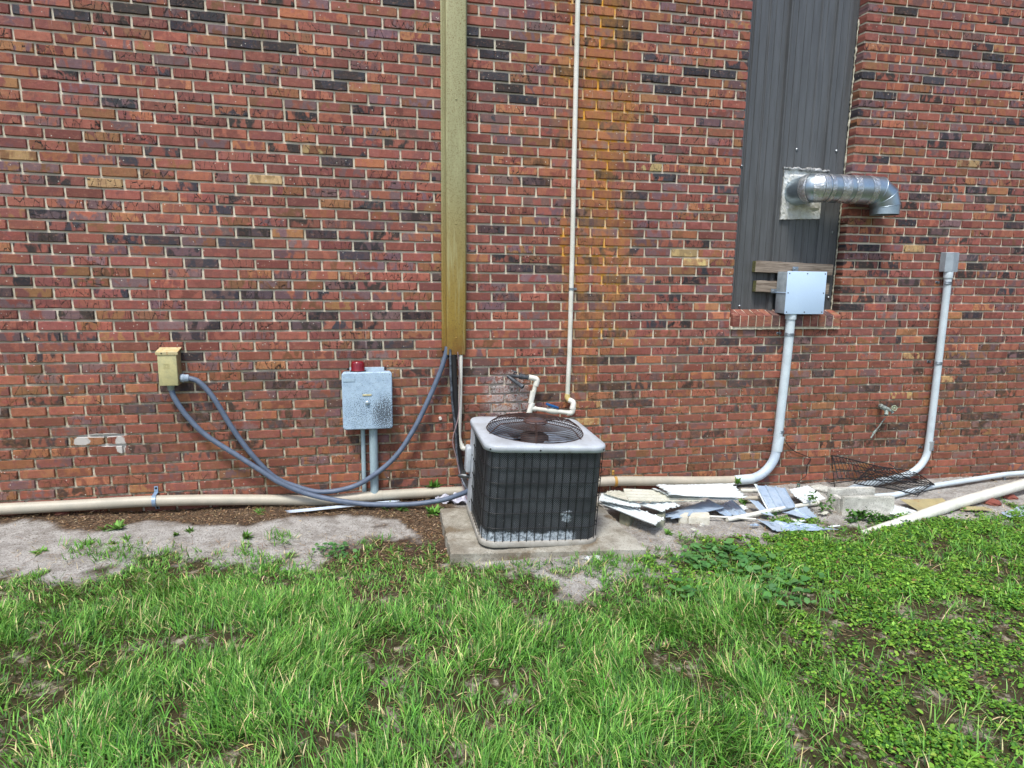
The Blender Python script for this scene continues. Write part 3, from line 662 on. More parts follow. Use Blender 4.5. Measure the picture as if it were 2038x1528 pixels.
# ------------------------------------------------------------------ long tan conduit along the foot of the wall
def long_pipe():
    L = [(-60, 1017), (0, 1013), (140, 1006), (300, 997), (440, 994.5), (560, 995), (640, 996), (700, 991), (757, 986), (860, 980), (930, 977), (1060, 970), (1200, 958), (1300, 957), (1400, 957), (1470, 955.5), (1492, 953)]
    return [P(x, y, -.05) for x, y in L]
t = thing('conduit', P(700, 1000, -.05), 'long tan painted conduit lying along the foot of the wall behind the air conditioner', 'conduit')
q = long_pipe(); mb = MB(); mb.tube(spline(q, .03), .0365, 20); mb.build('pipe', PVCT, t)
def sleeve(parent, a, b, r, mat, name='coupling'):
    mb = MB(); d = (b-a).normalized(); mb.tube([a, a+d*.003, b-d*.003, b], [r*.985, r, r, r*.985], 20); return mb.build(name, mat, parent)
sleeve(t, P(716, 989.8, -.05), P(761, 985.6, -.05), .0395, PVCT)
sleeve(t, P(1462, 955.8, -.05), P(1497, 952.5, -.05), .0395, PVCG)
cl = P(308, 996, -.05)
mb = MB(); ring = []                     # two-hole strap of the left end
w = .024
for e in (-1, 1):
    inn = [(cl.x+e*w/2, -.002, cl.z+.085), (cl.x+e*w/2, -.006, cl.z+.045)]+[(cl.x+e*w/2+.004*math.sin(R(a)), -.05-.0395*math.sin(R(a)), cl.z+.0395*math.cos(R(a))) for a in range(10, 171, 16)]+[(cl.x+e*w/2, -.006, cl.z-.045), (cl.x+e*w/2, -.002, cl.z-.075)]
    out_ = [(x, y-.004, z) for x, y, z in inn]; ring.append([Vector(v) for v in inn+out_[::-1]])
mb.loft(ring, smooth=False)
for l in ring:
    n_ = len(l); mb.add(l, [(i, i+1, n_-2-i, n_-1-i) for i in range(n_//2-1)])
BLUEST = worn('blue_grey_strap', s2l((150, 174, 200)), s2l((120, 144, 170)), s2l((90, 96, 100)), rough=.45, metal=.3)
o = mb.build('pipe_strap', BLUEST, t)
for dz in (.072, -.064):
    mb = MB(); mb.lathe([(.0075, 0), (.0075, .003), (.0005, .005)], Matrix.Translation((cl.x, -.007, cl.z+dz)) @ Matrix.Rotation(R(90), 4, 'X'), 10); mb.build('screw', DARKSCREW, o)
conduit_clamp(t, P(1224, 957.6, -.05), (1, 0, .0), .0365, (0, 0, 1), mat=worn('rust_yellow_strap', s2l((190, 150, 70)), s2l((160, 112, 50)), rough=.6))

# ------------------------------------------------------------------ junction box at the window, its boards and conduit
WOOD = NT('weathered_wood'); p = WOOD.pos()
g = WOOD.noise(WOOD.scaled(p, (3, 30, 60)), 1.6, 6, .7, .6)
c = WOOD.mix(WOOD.ss(g, .35, .65), s2l((150, 138, 124)), s2l((96, 84, 72))); c = WOOD.mix(WOOD.ss(g, .60, .66), c, s2l((44, 34, 28)))
WOOD.col(c); WOOD.b.inputs['Roughness'].default_value = .9; WOOD.bump(g, .6, .004)
ENDW = worn('mossy_end_grain', s2l((112, 116, 70)), s2l((84, 78, 50)), (.04, .03, .02), sc=50, rough=.9, amt3=(.52, .62))
def board(a, b, hz_, yf_, yb_, label, tilt=0):
    A_ = P(*a, yf_); B_ = P(*b, yf_); d = (B_-A_); L = d.length; ang = math.atan2(d.z, d.x)
    t_ = thing('wood_block', A_, label, 'wood block'); mb = MB(); N = 16; loops = []
    for i in range(N+1):
        s_ = i/N; c_ = A_+d*s_; o_ = Vector((-math.sin(ang), 0, math.cos(ang)))
        dz0 = .0015*math.sin(i*1.7)+rnd.gauss(0, .0007); e_ = .002 if i in (0, N) else 0
        loops.append([c_+o_*(hz_-e_+dz0)+Vector((0, yb_-yf_, 0)), c_+o_*(-hz_+e_+dz0)+Vector((0, yb_-yf_, 0)), c_+o_*(-hz_+e_+dz0)+Vector((0, .002, 0)), c_+o_*(-hz_+.003+dz0)+Vector((0, e_, 0)), c_+o_*(hz_-.003+dz0)+Vector((0, e_, 0)), c_+o_*(hz_-e_+dz0)+Vector((0, .002, 0))])
    mb.loft(loops, smooth=False); mb.add(loops[-1], [tuple(range(6))]); mb.build('board', WOOD.m, t_)
    mb = MB(); l0 = [v-d.normalized()*.0015 for v in loops[0]]; mb.loft([loops[0], l0], smooth=False); mb.add(l0, [tuple(range(6))]); mb.build('end_grain', ENDW, t_); return t_
board((1504, 530), (1658, 537), .044, .030, .075, 'long weathered grey board across the window siding, above the pale junction box')
board((1505, 569), (1650, 575), .044, .030, .075, 'shorter weathered board half hidden behind the pale junction box')
yf = -.105; xl, xr = P(1565, 580, yf).x, P(1642, 580, yf).x; zt_, zb_ = P(1600, 540.5, yf).z, P(1600, 624.5, yf).z
t = thing('junction_box', ((xl+xr)/2, -.04, zb_), 'square pale blue junction box fixed to the boards in the window, conduit below', 'electrical box')
mb = MB(); mb.box(((xl+xr)/2, -.0365, (zt_+zb_)/2), (xr-xl-.004, .131, zt_-zb_-.004), bev=.004); mb.build('box_body', worn('pale_box_side', s2l((160, 172, 178)), s2l((140, 152, 158)), s2l((184, 192, 196)), sc=16, rough=.6), t)
mb = MB(); mb.box(((xl+xr)/2, -.104, (zt_+zb_)/2), (xr-xl+.004, .007, zt_-zb_+.004), bev=.0025); cv = mb.build('cover', PALEBOX, t)
mb = MB(); mb.box((xl-.0005, -.036, (zt_+zb_)/2), (.004, .128, .005), bev=.001); mb.build('mould_line', PALEBOX, t)
for i in range(3):
    for j in range(3):
        if i == 1 and j == 1: continue
        mb = MB(); mb.lathe([(.0048, 0), (.0048, .002), (.0005, .003)], Matrix.Translation((xl+.014+(xr-xl-.028)*i/2, -.1075, zb_+.014+(zt_-zb_-.028)*j/2)) @ Matrix.Rotation(R(90), 4, 'X'), 8)
        mb.build('screw', DARKSCREW, cv)
for (px, py) in ((1583, 535), (1540, 579)):
    q = P(px, py, .026); mb = MB(); mb.box((q.x, .026, q.z), (.05, .004, .034), bev=.001); mb.lathe([(.005, 0), (.004, .003), (.0005, .004)], Matrix.Translation((q.x-.008, .024, q.z)) @ Matrix.Rotation(R(90), 4, 'X'), 8)
    mb.build('mounting_tab', GALV, t)
t = thing('conduit', P(1545, 900, -.07), 'pale grey conduit from the junction box down the wall into a wide bend', 'conduit')
cp = [Vector((P(1573, 640, -.06).x, -.06, zb_-.002)), P(1567.5, 700, -.06), P(1556, 800, -.06), P(1549.5, 860, -.055), P(1546.5, 885, -.05)]
mb = MB(); mb.tube(spline(cp, .05), .0345, 20); mb.build('pipe', PVCG, t)
sleeve(t, Vector((cp[0].x, -.06, zb_-.004)), Vector((cp[0].x-.001, -.06, zb_-.045)), .0415, PVCG, 'box_adapter')
bend = spline([P(1548.5, 870, -.05), P(1546, 890, -.05), P(1541, 912, -.05), P(1530, 930, -.05), P(1515, 944, -.05), P(1500, 951, -.05), P(1488, 953.6, -.05)], .02)
mb = MB(); mb.tube(bend, .0365, 20); mb.build('bend', worn('bend_pvc', s2l((192, 208, 220)), s2l((178, 194, 208)), rough=.4), t)
sleeve(t, P(1550.5, 868, -.05), P(1546, 897, -.05), .042, PVCG)
conduit_clamp(t, P(1570.5, 665, -.06), (0.06, 0, 1), .0345, (-1, 0, 0)); conduit_clamp(t, P(1550.8, 858, -.052), (0.06, 0, 1), .0345, (-1, 0, 0))

# ------------------------------------------------------------------ far right conduit with its cap box
t = thing('conduit', P(1848, 900, -.06), 'pale conduit at the far right topped by a small grey angled box', 'conduit')
cp = [P(1887.5, 545, -.05), P(1884, 580, -.05), P(1876, 650, -.05), P(1862, 770, -.05), P(1852, 855, -.05), P(1848, 885, -.05), P(1843, 908, -.05), P(1832, 926, -.055), P(1815, 940, -.07), P(1795, 948, -.09), P(1760, 956, -.14), P(1715, 966, -.20), P(1690, 975, -.23)]
mb = MB(); mb.tube(spline(cp, .03), .0285, 18); mb.build('pipe', PVCG, t)
sleeve(t, P(1850.5, 877, -.05), P(1848.3, 895, -.05), .033, worn('grey_coupling', s2l((150, 156, 158)), rough=.5))
sleeve(t, P(1888, 540, -.05), P(1886.5, 553, -.05), .0345, PVCG)
a0 = P(1894, 521, -.05); lx0, lx1 = P(1881.5, 521, -.06).x, P(1905.5, 521, -.04).x; zz0, zz1 = P(1893, 541, -.06).z, P(1893, 502, -.06).z
poly = [(lx0-a0.x+.004, 0.0), (lx0-a0.x, -.06), (P(1897, 521, -.085).x-a0.x, -.085), (P(1907.5, 521, -.05).x-a0.x, -.05), (P(1907.5, 521, -.05).x-a0.x, 0)]
loops = []
for z, s_, yy in ((zz0, .97, 1), (zz0+.004, 1, 1), (zz1-.004, 1, .97), (zz1, .95, .93)):
    loops.append([Vector((a0.x+x*s_, y*yy-.002, z)) for x, y in poly])
mb = MB(); mb.loft(loops, smooth=False); mb.add(loops[-1], [tuple(reversed(range(5)))]); mb.add(loops[0], [tuple(range(5))]); mb.build('cap_box', worn('cap_grey', s2l((158, 170, 178)), s2l((142, 154, 162)), rough=.45), t)
for (px, py) in ((1884.6, 563), (1867, 722), (1849.8, 893)): conduit_clamp(t, P(px, py, -.05), (.1, 0, 1), .0285, (-1, 0, 0))

# ------------------------------------------------------------------ water pipes above the air conditioner
t = thing('water_pipe', P(1055, 822, -.10), 'white plastic water pipe with blue valve rising the wall from above the air conditioner', 'water pipe')
yq = -.05
main = [P(1143, 300, -.035)+(P(1143, 300, -.035)-P(1133.5, 700, -.035)), P(1143, 300, -.035), P(1139, 500, -.035), P(1133.5, 700, -.035), P(1129.5, 784, -.035)]
mb = MB(); mb.tube(main, .0170, 14); mb.build('riser', PVCW, t)
def joint(pts, r, mat, name='elbow_fitting', rad=.03):
    mb = MB(); mb.tube(fillet(pts, rad), r, 14); return mb.build(name, mat, t)
YELPVC = worn('yellowed_pvc', s2l((222, 200, 140)), s2l((206, 184, 120)), rough=.45)
joint([P(1129.7, 784, -.035), P(1128.5, 792, -.036), P(1134, 797, -.045)], .0205, YELPVC, rad=.015)
joint([P(1133, 796, -.045), P(1142, 800, -.07), P(1140, 811, -.08)], .0205, PVCW, rad=.02)
joint([P(1141, 811, -.08), P(1138.5, 822, -.08), P(1128, 822, -.08)], .0205, PVCW, rad=.02)
mb = MB(); mb.tube([P(1140.5, 806, -.08), P(1139, 818, -.08)], .0165, 14); mb.build('short_pipe', PVCW, t)
mb = MB(); mb.tube([P(1132, 821.5, -.08), P(1062, 813, -.08)], .0160, 14); mb.build('cross_pipe', PVCW, t)
vb = MB(); a_, b_ = P(1110, 819.3, -.08), P(1088, 816, -.08); vb.tube([a_, a_+(b_-a_)*.12, a_+(b_-a_)*.3, a_+(b_-a_)*.7, a_+(b_-a_)*.88, b_], [.019, .021, .0245, .0245, .021, .019], 16)
vb.tube([P(1099, 816, -.08), P(1099, 809, -.085)], .012, 12); vv = vb.build('ball_valve', PVCW, t)
BLUE = worn('blue_handle', s2l((28, 92, 150)), s2l((20, 76, 130)), rough=.4)
mb = MB(); h0 = P(1099, 807.5, -.088); mb.box(h0, (.100, .034, .017), Matrix.Rotation(R(20), 3, 'Y') @ Matrix.Rotation(R(8), 3, 'Z'), bev=.004); mb.lathe([(.015, -.01), (.015, .006), (.0005, .008)], Matrix.Translation(h0), 14); mb.build('valve_handle', BLUE, vv)
mb = MB(); mb.tube([P(1067, 757, -.075), P(1063.5, 775, -.078), P(1057, 802, -.082), P(1053.5, 818, -.085)], .0160, 14); mb.build('slanted_pipe', PVCW, t)
joint([P(1060, 778, -.079), P(1056, 802, -.082)], .0172, PVCW, 'lower_sleeve')
mb = MB(); mb.tube([P(1060, 801, -.082), P(1052.5, 823, -.086)], .0205, 14); mb.tube([P(1056, 812.5, -.084), P(1066, 813.5, -.082)], .0205, 14); mb.build('tee_fitting', PVCW, t)
joint([P(1052, 750.5, -.07), P(1070, 754, -.075), P(1066, 768, -.077)], .0205, PVCW, rad=.022)
sleeve(t, P(1139.7, 810, -.08), P(1139.2, 814, -.08), .0215, PVCW, 'pipe_ring')
mb = MB(); c_ = P(1137, 575, -.035); mb.tube([c_+Vector((0, 0, -.008)), c_+Vector((0, 0, .008))], .0195, 14); mb.box((c_.x+.03, -.006, c_.z), (.04, .004, .016)); mb.build('pipe_clip', GALV, t)
GUN = worn('corroded_brass', s2l((92, 98, 104)), s2l((64, 68, 72)), s2l((120, 128, 120)), sc=40, rough=.55, metal=.5)
tb = thing('hose_tap', P(1022, 757, -.05), 'dark corroded tap with an open spout at the left end of the white water pipes', 'tap')
mb = MB(); mb.tube([P(1053, 751.5, -.07), P(1036, 749, -.07)], .0165, 14); mb.tube([P(1043, 750, -.07), P(1033, 748.5, -.07)], .0205, 8); mb.tube([P(1036, 749, -.07), P(1022, 748, -.05), P(1018, 748, 0.0)], .0125, 10); mb.build('tap_body', GUN, tb)
mb = MB(); a_, b_ = P(1010, 748, -.04), P(1041, 770, -.12); mb.tube([a_, a_+(b_-a_)*.25, a_+(b_-a_)*.3, a_+(b_-a_)*.8, a_+(b_-a_)*.82, b_], [.012, .012, .0145, .0145, .0175, .0185], 14, caps=False); mb.build('spout', GUN, tb)
mb = MB(); d_ = (b_-a_).normalized(); Mx = Matrix.Translation(b_-d_*.003) @ d_.to_track_quat('Z', 'Y').to_matrix().to_4x4(); mb.lathe([(.0115, 0), (.0185, .0035)], Mx, 14); mb.lathe([(.0115, -.03), (.0115, 0)], Mx, 14); mb.lathe([(.0005, -.03), (.0115, -.03)], Mx, 14); mb.build('spout_rim', worn('spout_rim', (.03, .03, .03), rough=.5), tb)
mb = MB(); c_ = P(1022, 745, -.045); mb.lathe([(.004, 0), (.004, .016), (.020, .018), (.022, .022), (.018, .026), (.0005, .026)], Matrix.Translation(c_) @ Matrix.Rotation(R(25), 4, 'Y'), 8); mb.build('tap_handle', GUN, tb)

# far right tap with broken rod
t = thing('hose_tap', P(1768, 820, -.05), 'chalky green corroded tap with round handwheel on the wall right of the window conduit', 'tap')
CHALK = worn('chalky_tap', s2l((170, 186, 178)), s2l((110, 116, 110)), s2l((36, 34, 32)), sc=60, rough=.8, amt3=(.5, .6))
mb = MB(); mb.tube([P(1752, 808, 0), P(1754, 808, -.04), P(1757, 811, -.06)], [.020, .018, .018], 10); mb.tube([P(1755, 809, -.055), P(1762, 813, -.065), P(1768, 815, -.07)], [.018, .021, .017], 10)
mb.tube([P(1763, 815, -.065), P(1764, 822, -.085), P(1763, 826, -.095)], [.014, .013, .016], 10); mb.tube([P(1768, 815, -.07), P(1774, 817, -.075), P(1777, 822, -.085)], [.013, .012, .014], 10); mb.build('tap_body', CHALK, t)
c_ = P(1780, 812, -.10); Mx = Matrix.Translation(c_) @ Matrix.Rotation(R(78), 4, 'X') @ Matrix.Rotation(R(-14), 4, 'Y'); mb = MB()
ringp = [Mx @ Vector((math.cos(2*math.pi*k/20)*.021*(1+.10*math.cos(5*2*math.pi*k/20)), math.sin(2*math.pi*k/20)*.021*(1+.10*math.cos(5*2*math.pi*k/20)), 0)) for k in range(20)]
mb.tube(ringp, .0036, 6, closed=True)
for k in range(5): mb.tube([Mx @ Vector((0, 0, 0)), Mx @ Vector((math.cos(k*1.2566)*.02, math.sin(k*1.2566)*.02, 0))], .0028, 5)
mb.lathe([(.007, -.03), (.007, .004), (.0005, .005)], Mx, 8); mb.build('handwheel', worn('handwheel', s2l((176, 190, 160)), s2l((120, 130, 110)), rough=.7), t)
t = thing('broken_rod', P(1733, 872, -.04), 'short pale rod hanging slantwise on the wall below the chalky tap', 'rod')
mb = MB(); mb.tube([P(1762, 831, -.05), P(1744, 856, -.035)], .005, 8); mb.tube([P(1745, 854, -.036), P(1740, 860, -.034), P(1733, 872, -.03)], [.0085, .0095, .006], 8); mb.build('rod', CHALK, t)

# ------------------------------------------------------------------ exhaust duct on its flashing
DUCTM = worn('galvanised_duct', s2l((176, 190, 198)), s2l((158, 174, 184)), s2l((200, 210, 216)), sc=10, rough=.36, metal=.92, bump=.03, stretch=(.4, 1, 1))
FOIL = NT('foil_tape'); p = FOIL.pos(); n_ = FOIL.noise(p, 38, 5, .6, 1.5)
FOIL.col(FOIL.mix(FOIL.ss(n_, .4, .6), s2l((206, 212, 214)), s2l((170, 176, 178)))); FOIL.b.inputs['Metallic'].default_value = .8; FOIL.b.inputs['Roughness'].default_value = .25; FOIL.bump(n_, .7, .008)
yd = -.13; r_ = (P(1660, 346.5, yd).z-P(1660, 403, yd).z)/2
def PD(x, y): return P(x, y, yd)
elc = P(1752, 375, yd); axz = elc.z
start = P(1601, 378, RECESS); t = thing('exhaust_duct', start, 'round shiny metal exhaust duct with foil tape, leaving the window and turning down', 'duct')
axz = (P(1660, 347, yd).z+P(1660, 403, yd).z)/2
hub = P(1600, 377, -.02); sxx = P(1574, 375, -.01).x+r_
path = fillet([Vector((sxx, RECESS-.01, axz-.012)), Vector((sxx, yd, axz)), Vector((sxx+.16, yd, axz))], .145, 12)
xe = P(1735, 375, yd).x; xv = (P(1731.5, 420, yd).x+P(1789.5, 420, yd).x)/2; zend = P(1760, 425, yd-.08).z
path1 = path[:]; mb = MB(); mb.tube(path1, [r_]*len(path1), 40, caps=False); mb.build('first_elbow', DUCTM, t)
mb = MB(); mb.tube([Vector((sxx+.14, yd, axz)), Vector((xe, yd, axz))], r_*1.003, 40, caps=False); tubeo = mb.build('straight_duct', DUCTM, t)
k_ = (xv-xe)
seg = [Vector((xe-.015, yd, axz)), Vector((xe+k_*.35, yd, axz-.002)), Vector((xe+k_*.82, yd, axz-.045)), Vector((xv, yd, axz-.115)), Vector((xv, yd, zend))]
mb = MB()
for i in range(len(seg)-1):              # gored elbow: each gore a mitred cylinder
    a_, b_ = seg[i], seg[i+1]
    def ring(i_):
        if i_ == 0: n2 = (seg[1]-seg[0]).normalized()
        elif i_ == len(seg)-1: n2 = (seg[-1]-seg[-2]).normalized()
        else: n2 = ((seg[i_+1]-seg[i_]).normalized()+(seg[i_]-seg[i_-1]).normalized()).normalized()
        return n2
    d_ = (b_-a_).normalized(); Y_ = Vector((0, 1, 0)); Z_ = d_.cross(Y_).normalized(); l0 = []; l1 = []
    for k in range(40):
        an = 2*math.pi*k/40; v = (Y_*math.cos(an)+Z_*math.sin(an))*r_*1.004
        na, nb = ring(i), ring(i+1)
        l0.append(a_+v-d_*(v.dot(na)/d_.dot(na))); l1.append(b_+v-d_*(v.dot(nb)/d_.dot(nb)))
    mb.loft([l0, l1]); 
    if i < len(seg)-2: mb.tube(l1, .0035, 6, closed=True)
    else:
        mb.loft([l1, [Vector((x.x, x.y, x.z+.0)) + (Vector((xv, yd, zend))-x)*.03 for x in l1]]); mb.loft([[p_+(Vector((xv, yd, zend))-p_)*.03 for p_ in l1], [p_+(Vector((xv, yd, zend))-p_)*.03+Vector((0, 0, .10)) for p_ in l1]])
mb.build('end_elbow', DUCTM, t)
for i, (u0, u1) in enumerate(((1626, 1637), (1640, 1648), (1661, 1679), (1688, 1700), (1721, 1733))):
    mb = MB(); N = 8; ls = []
    for q_ in range(N+1):
        x = PD(u0, 375).x*(1-q_/N)+PD(u1, 375).x*q_/N
        ls.append([Vector((x+.002*math.sin(k*1.9+i), yd, axz))+Vector((0, math.cos(2*math.pi*k/48), math.sin(2*math.pi*k/48)))*(r_+.0020+.0012*rnd.random()*(0 if q_ in (0, N) else 1)) for k in range(48)])
    mb.loft(ls); mb.build('foil_tape', FOIL.m, tubeo)
for i, (u0, u1) in enumerate(((1.2, 1.7), (2.4, 3.1))):  # tape on the first elbow
    ps = spline(path, .012); n_ = len(ps); i0, i1 = int(n_*(.10+.2*u0)), int(n_*(.10+.2*u1))
    mb = MB(); mb.tube(ps[i0:i1+2], [r_+.003+.002*rnd.random() for _ in ps[i0:i1+2]], 40, caps=False); mb.build('foil_tape', FOIL.m, t)
SILV = worn('silver_sealed_sheet', s2l((220, 224, 222)), s2l((190, 190, 180)), s2l((130, 126, 112)), sc=14, rough=.5, metal=.15, amt3=(.60, .72), bump=.5)
mb = MB(); cs = [P(1561, 338, RECESS-.022), P(1552.5, 437, RECESS-.022), P(1639, 435.5, RECESS-.022), P(1646, 340, RECESS-.022)]
N = 26; vs = []; fs = []
for i in range(N+1):
    for j in range(N+1):
        u, v = i/N, j/N; p_ = (cs[0]*(1-u)+cs[3]*u)*(1-v)+(cs[1]*(1-u)+cs[2]*u)*v
        e_ = .004*rnd.random() if (i in (0, N) or j in (0, N)) else 0
        inner = (.14 < u < .86 and .10 < v < .78)
        vs.append(p_+Vector((e_*(1 if i == 0 else -1 if i == N else 0), -(.010 if inner else 0)+rnd.gauss(0, .0016), e_*(1 if j == N else 0))))
for i in range(N):
    for j in range(N): a_ = i*(N+1)+j; fs.append((a_, a_+1, a_+N+2, a_+N+1))
mb.add(vs, fs); back = [(v.x, RECESS-.006, v.z) for v in vs]
edge = [j for j in range(N+1)]+[i*(N+1)+N for i in range(1, N+1)]+[N*(N+1)+j for j in range(N-1, -1, -1)]+[i*(N+1) for i in range(N-1, 0, -1)]
mb.loft([[Vector(back[i]) for i in edge], [vs[i] for i in edge]], smooth=False); mb.build('flashing_plate', SILV, t)
mb = MB(); q0, q1 = P(1559, 334, RECESS-.03), P(1650, 341, RECESS-.03)
pts = [q0+(q1-q0)*(i/30)+Vector((0, rnd.gauss(0, .003), .004*math.sin(i*.9)+rnd.gauss(0, .002))) for i in range(31)]; mb.tube(pts, [.008*rnd.uniform(.6, 1.7)+(.010 if 14 < i < 25 else 0) for i in range(31)], 6)
mb.build('sealant_bead', worn('silver_sealant', s2l((200, 202, 200)), s2l((110, 110, 106)), (.03, .03, .03), sc=30, rough=.5, metal=.3, amt3=(.55, .65)), t)

# ------------------------------------------------------------------ concrete pad
CONC = NT('stained_concrete'); p = CONC.pos()
c = CONC.mix(CONC.ss(CONC.noise(p, 5, 5, .7), .35, .65), s2l((172, 170, 158)), s2l((124, 118, 104)))
c = CONC.mix(CONC.ss(CONC.noise(p, 3.2, 5, .6), .54, .64), c, s2l((112, 100, 80)))
c = CONC.mix(CONC.ss(CONC.noise(p, 110, 4, .8), .54, .66), c, s2l((84, 80, 72))); c = CONC.mix(CONC.ss(CONC.noise(p, 160, 3, .8), .62, .7), c, s2l((214, 212, 204)))
CONC.col(c); CONC.b.inputs['Roughness'].default_value = .92; CONC.bump(CONC.noise(p, 120, 5, .7), .7, .005)
ZP = .066
def GZ(x, y, z):
    d = ray(x, y); return CAM + d*((z-CAM.z)/d.z)
pc = [GZ(897, 1101, ZP-.004), GZ(1287, 1092, ZP-.012), GZ(1222, 1012, ZP-.006), GZ(878, 1017, ZP)]
pc[2] = Vector((pc[1].x-.02, -.42, ZP-.006)); pc[3] = Vector((GZ(874, 1005, ZP).x, -.42, ZP))
N = 40; top = []
mb = MB(); vs = []; fs = []
for i in range(N+1):
    for j in range(N+1):
        u, v = i/N, j/N; p_ = (pc[0]*(1-u)+pc[1]*u)*(1-v)+(pc[3]*(1-u)+pc[2]*u)*v
        e_ = i in (0, N) or j in (0, N)
        vs.append(p_+Vector((rnd.gauss(0, .003) if e_ else 0, rnd.gauss(0, .003) if e_ else 0, rnd.gauss(0, .0009)-(.006 if e_ else 0))))
for i in range(N):
    for j in range(N): a_ = i*(N+1)+j; fs.append((a_, a_+N+1, a_+N+2, a_+1))
mb.add(vs, fs, True)
edge = [i*(N+1) for i in range(N+1)]+[N*(N+1)+j for j in range(1, N+1)]+[i*(N+1)+N for i in range(N-1, -1, -1)]+[j for j in range(N-1, 0, -1)]
mb.loft([[Vector((vs[i].x, vs[i].y, -.15)) for i in edge], [vs[i]+Vector((0, 0, -.02)) for i in edge], [vs[i] for i in edge]])
tag(mb.build('concrete_pad', CONC.m), 'rough stained concrete slab carrying the air conditioner', 'concrete pad')

# ------------------------------------------------------------------ air conditioner
AW, AD, AH = .717, .707, .603
ac = thing('air_conditioner', (.937, -.797, ZP+.004), 'dark mesh sided air conditioner condenser with rusty fan grille, leaning on its slab', 'air conditioner')
ac.rotation_euler = (R(1.3), R(2.7), R(-.4))
def loc(mb, name, mat, parent=ac): return mb.build(name, mat, parent, local=True)
ACP = worn('ac_light_grey', s2l((186, 194, 202)), s2l((170, 176, 180)), s2l((140, 134, 122)), sc=7, rough=.5, amt3=(.62, .76), bump=.04)
ACB = worn('ac_base_beige', s2l((168, 166, 158)), s2l((146, 142, 132)), s2l((110, 98, 84)), sc=12, rough=.55, amt3=(.58, .72))
def ringz(w, d, r, z, n=10): return [Vector((x, y, z)) for x, y in rrect(w, d, r, n)]
rc = .095
mb = MB(); mb.loft([ringz(AW-.02, AD-.02, rc-.01, -.004), ringz(AW-.004, AD-.004, rc, 0), ringz(AW, AD, rc, .004), ringz(AW, AD, rc, .030), ringz(AW-.008, AD-.008, rc-.004, .033), ringz(AW-.05, AD-.05, rc-.02, .033)])
l_ = ringz(AW-.02, AD-.02, rc-.01, -.004); mb.add(l_, [tuple(reversed(range(len(l_))))]); loc(mb, 'base_pan', ACB)
# coil wrapped round three sides
CO = NT('coil_fins'); o_ = CO.obj(); uvn = CO.attr('cuv').outputs['Vector']
v = CO.n('ShaderNodeTexVoronoi'); mp = CO.n('ShaderNodeMapping'); CO.l(uvn, mp.inputs[0]); mp.inputs[2].default_value = (0, 0, R(45)); mp.inputs[3].default_value = (118, 118, 1); CO.l(mp.outputs[0], v.inputs[0]); v.inputs['Scale'].default_value = 1.0; v.inputs['Randomness'].default_value = .12
d_ = CO.ss(v.outputs[0], .20, .36)
c = CO.mix(d_, s2l((110, 116, 121)), s2l((38, 41, 45)))
n2 = CO.noise(uvn, 7, 4, .6); c = CO.mix(CO.math('MULTIPLY', CO.ss(n2, .4, .65), .55), c, s2l((36, 38, 42)))
sx = CO.n('ShaderNodeSeparateXYZ'); CO.l(uvn, sx.inputs[0])
low = CO.math('SUBTRACT', .120, CO.math('ADD', sx.outputs[1], CO.math('MULTIPLY', CO.noise(uvn, 12, 6, .8), .13)))
lowm = CO.math('MULTIPLY', CO.ss(low, -.004, .012), CO.math('MULTIPLY', CO.ss(sx.outputs[0], .54, .62), CO.ss(sx.outputs[0], 1.24, 1.20)))
bx_ = CO.math('SUBTRACT', 1, CO.math('ADD', CO.math('POWER', CO.math('DIVIDE', CO.math('SUBTRACT', sx.outputs[0], 1.165), .045), 2), CO.math('POWER', CO.math('DIVIDE', CO.math('SUBTRACT', sx.outputs[1], .155), .045), 2)))
bent = CO.ss(CO.math('ADD', bx_, CO.math('MULTIPLY', CO.math('SUBTRACT', CO.noise(uvn, 14, 3), .5), 5.0)), .2, .5)
dm = CO.math('MAXIMUM', lowm, CO.math('MULTIPLY', bent, CO.ss(CO.noise(uvn, 22, 4, .7), .42, .55))); dc = CO.mix(CO.ss(CO.noise(uvn, 60, 6, .8, 1.0), .42, .58), s2l((190, 202, 212)), s2l((96, 106, 114)))
c = CO.mix(dm, c, dc); c = CO.mix(CO.ss(CO.noise(uvn, 75, 2), .74, .76), c, s2l((170, 176, 180)))
CO.col(c); CO.b.inputs['Roughness'].default_value = .55; CO.b.inputs['Metallic'].default_value = .2; CO.bump(CO.noise(uvn, 60, 4, .8), .5, .003)
cw, cd, cr = AW-.035, AD-.035, rc-.012
full = rrect(cw, cd, cr, 10)
# walk from the back-right corner clockwise seen from above: right side, front, left side up to the post
peri = full[11:]+full[:11]               # starts on the back-left corner, then left side, front, right, back
pl = [Vector((x, y, 0)) for x, y in peri]; dense = [pl[0]]
for a_, b_ in zip(pl, pl[1:]+pl[:1]):
    n_ = max(1, int((b_-a_).length/.03)); dense += [a_+(b_-a_)*(k+1)/n_ for k in range(n_)]
me = bpy.data.meshes.new('coil'); vs = []; uvs = []; s_ = 0
for i, q_ in enumerate(dense):
    if i: s_ += (dense[i]-dense[i-1]).length
    for j in range(13): z = .03+(AH-.05)*j/12; vs.append((q_.x, q_.y, z)); uvs.append((s_, z-.03, 0))
fs = [(i*13+j, (i+1)*13+j, (i+1)*13+j+1, i*13+j+1) for i in range(len(dense)-1) for j in range(12)]
me.from_pydata(vs, [], fs); me.polygons.foreach_set('use_smooth', [True]*len(fs))
a_ = me.attributes.new('cuv', 'FLOAT_VECTOR', 'POINT'); a_.data.foreach_set('vector', np.array(uvs, 'f').ravel()); me.materials.append(CO.m)
coil = bpy.data.objects.new('coil', me); SC.collection.objects.link(coil); coil.parent = ac
WIRE = worn('black_wire', (.007, .008, .009), rough=.45)
gw, gd, gr = AW-.012, AD-.012, rc-.002
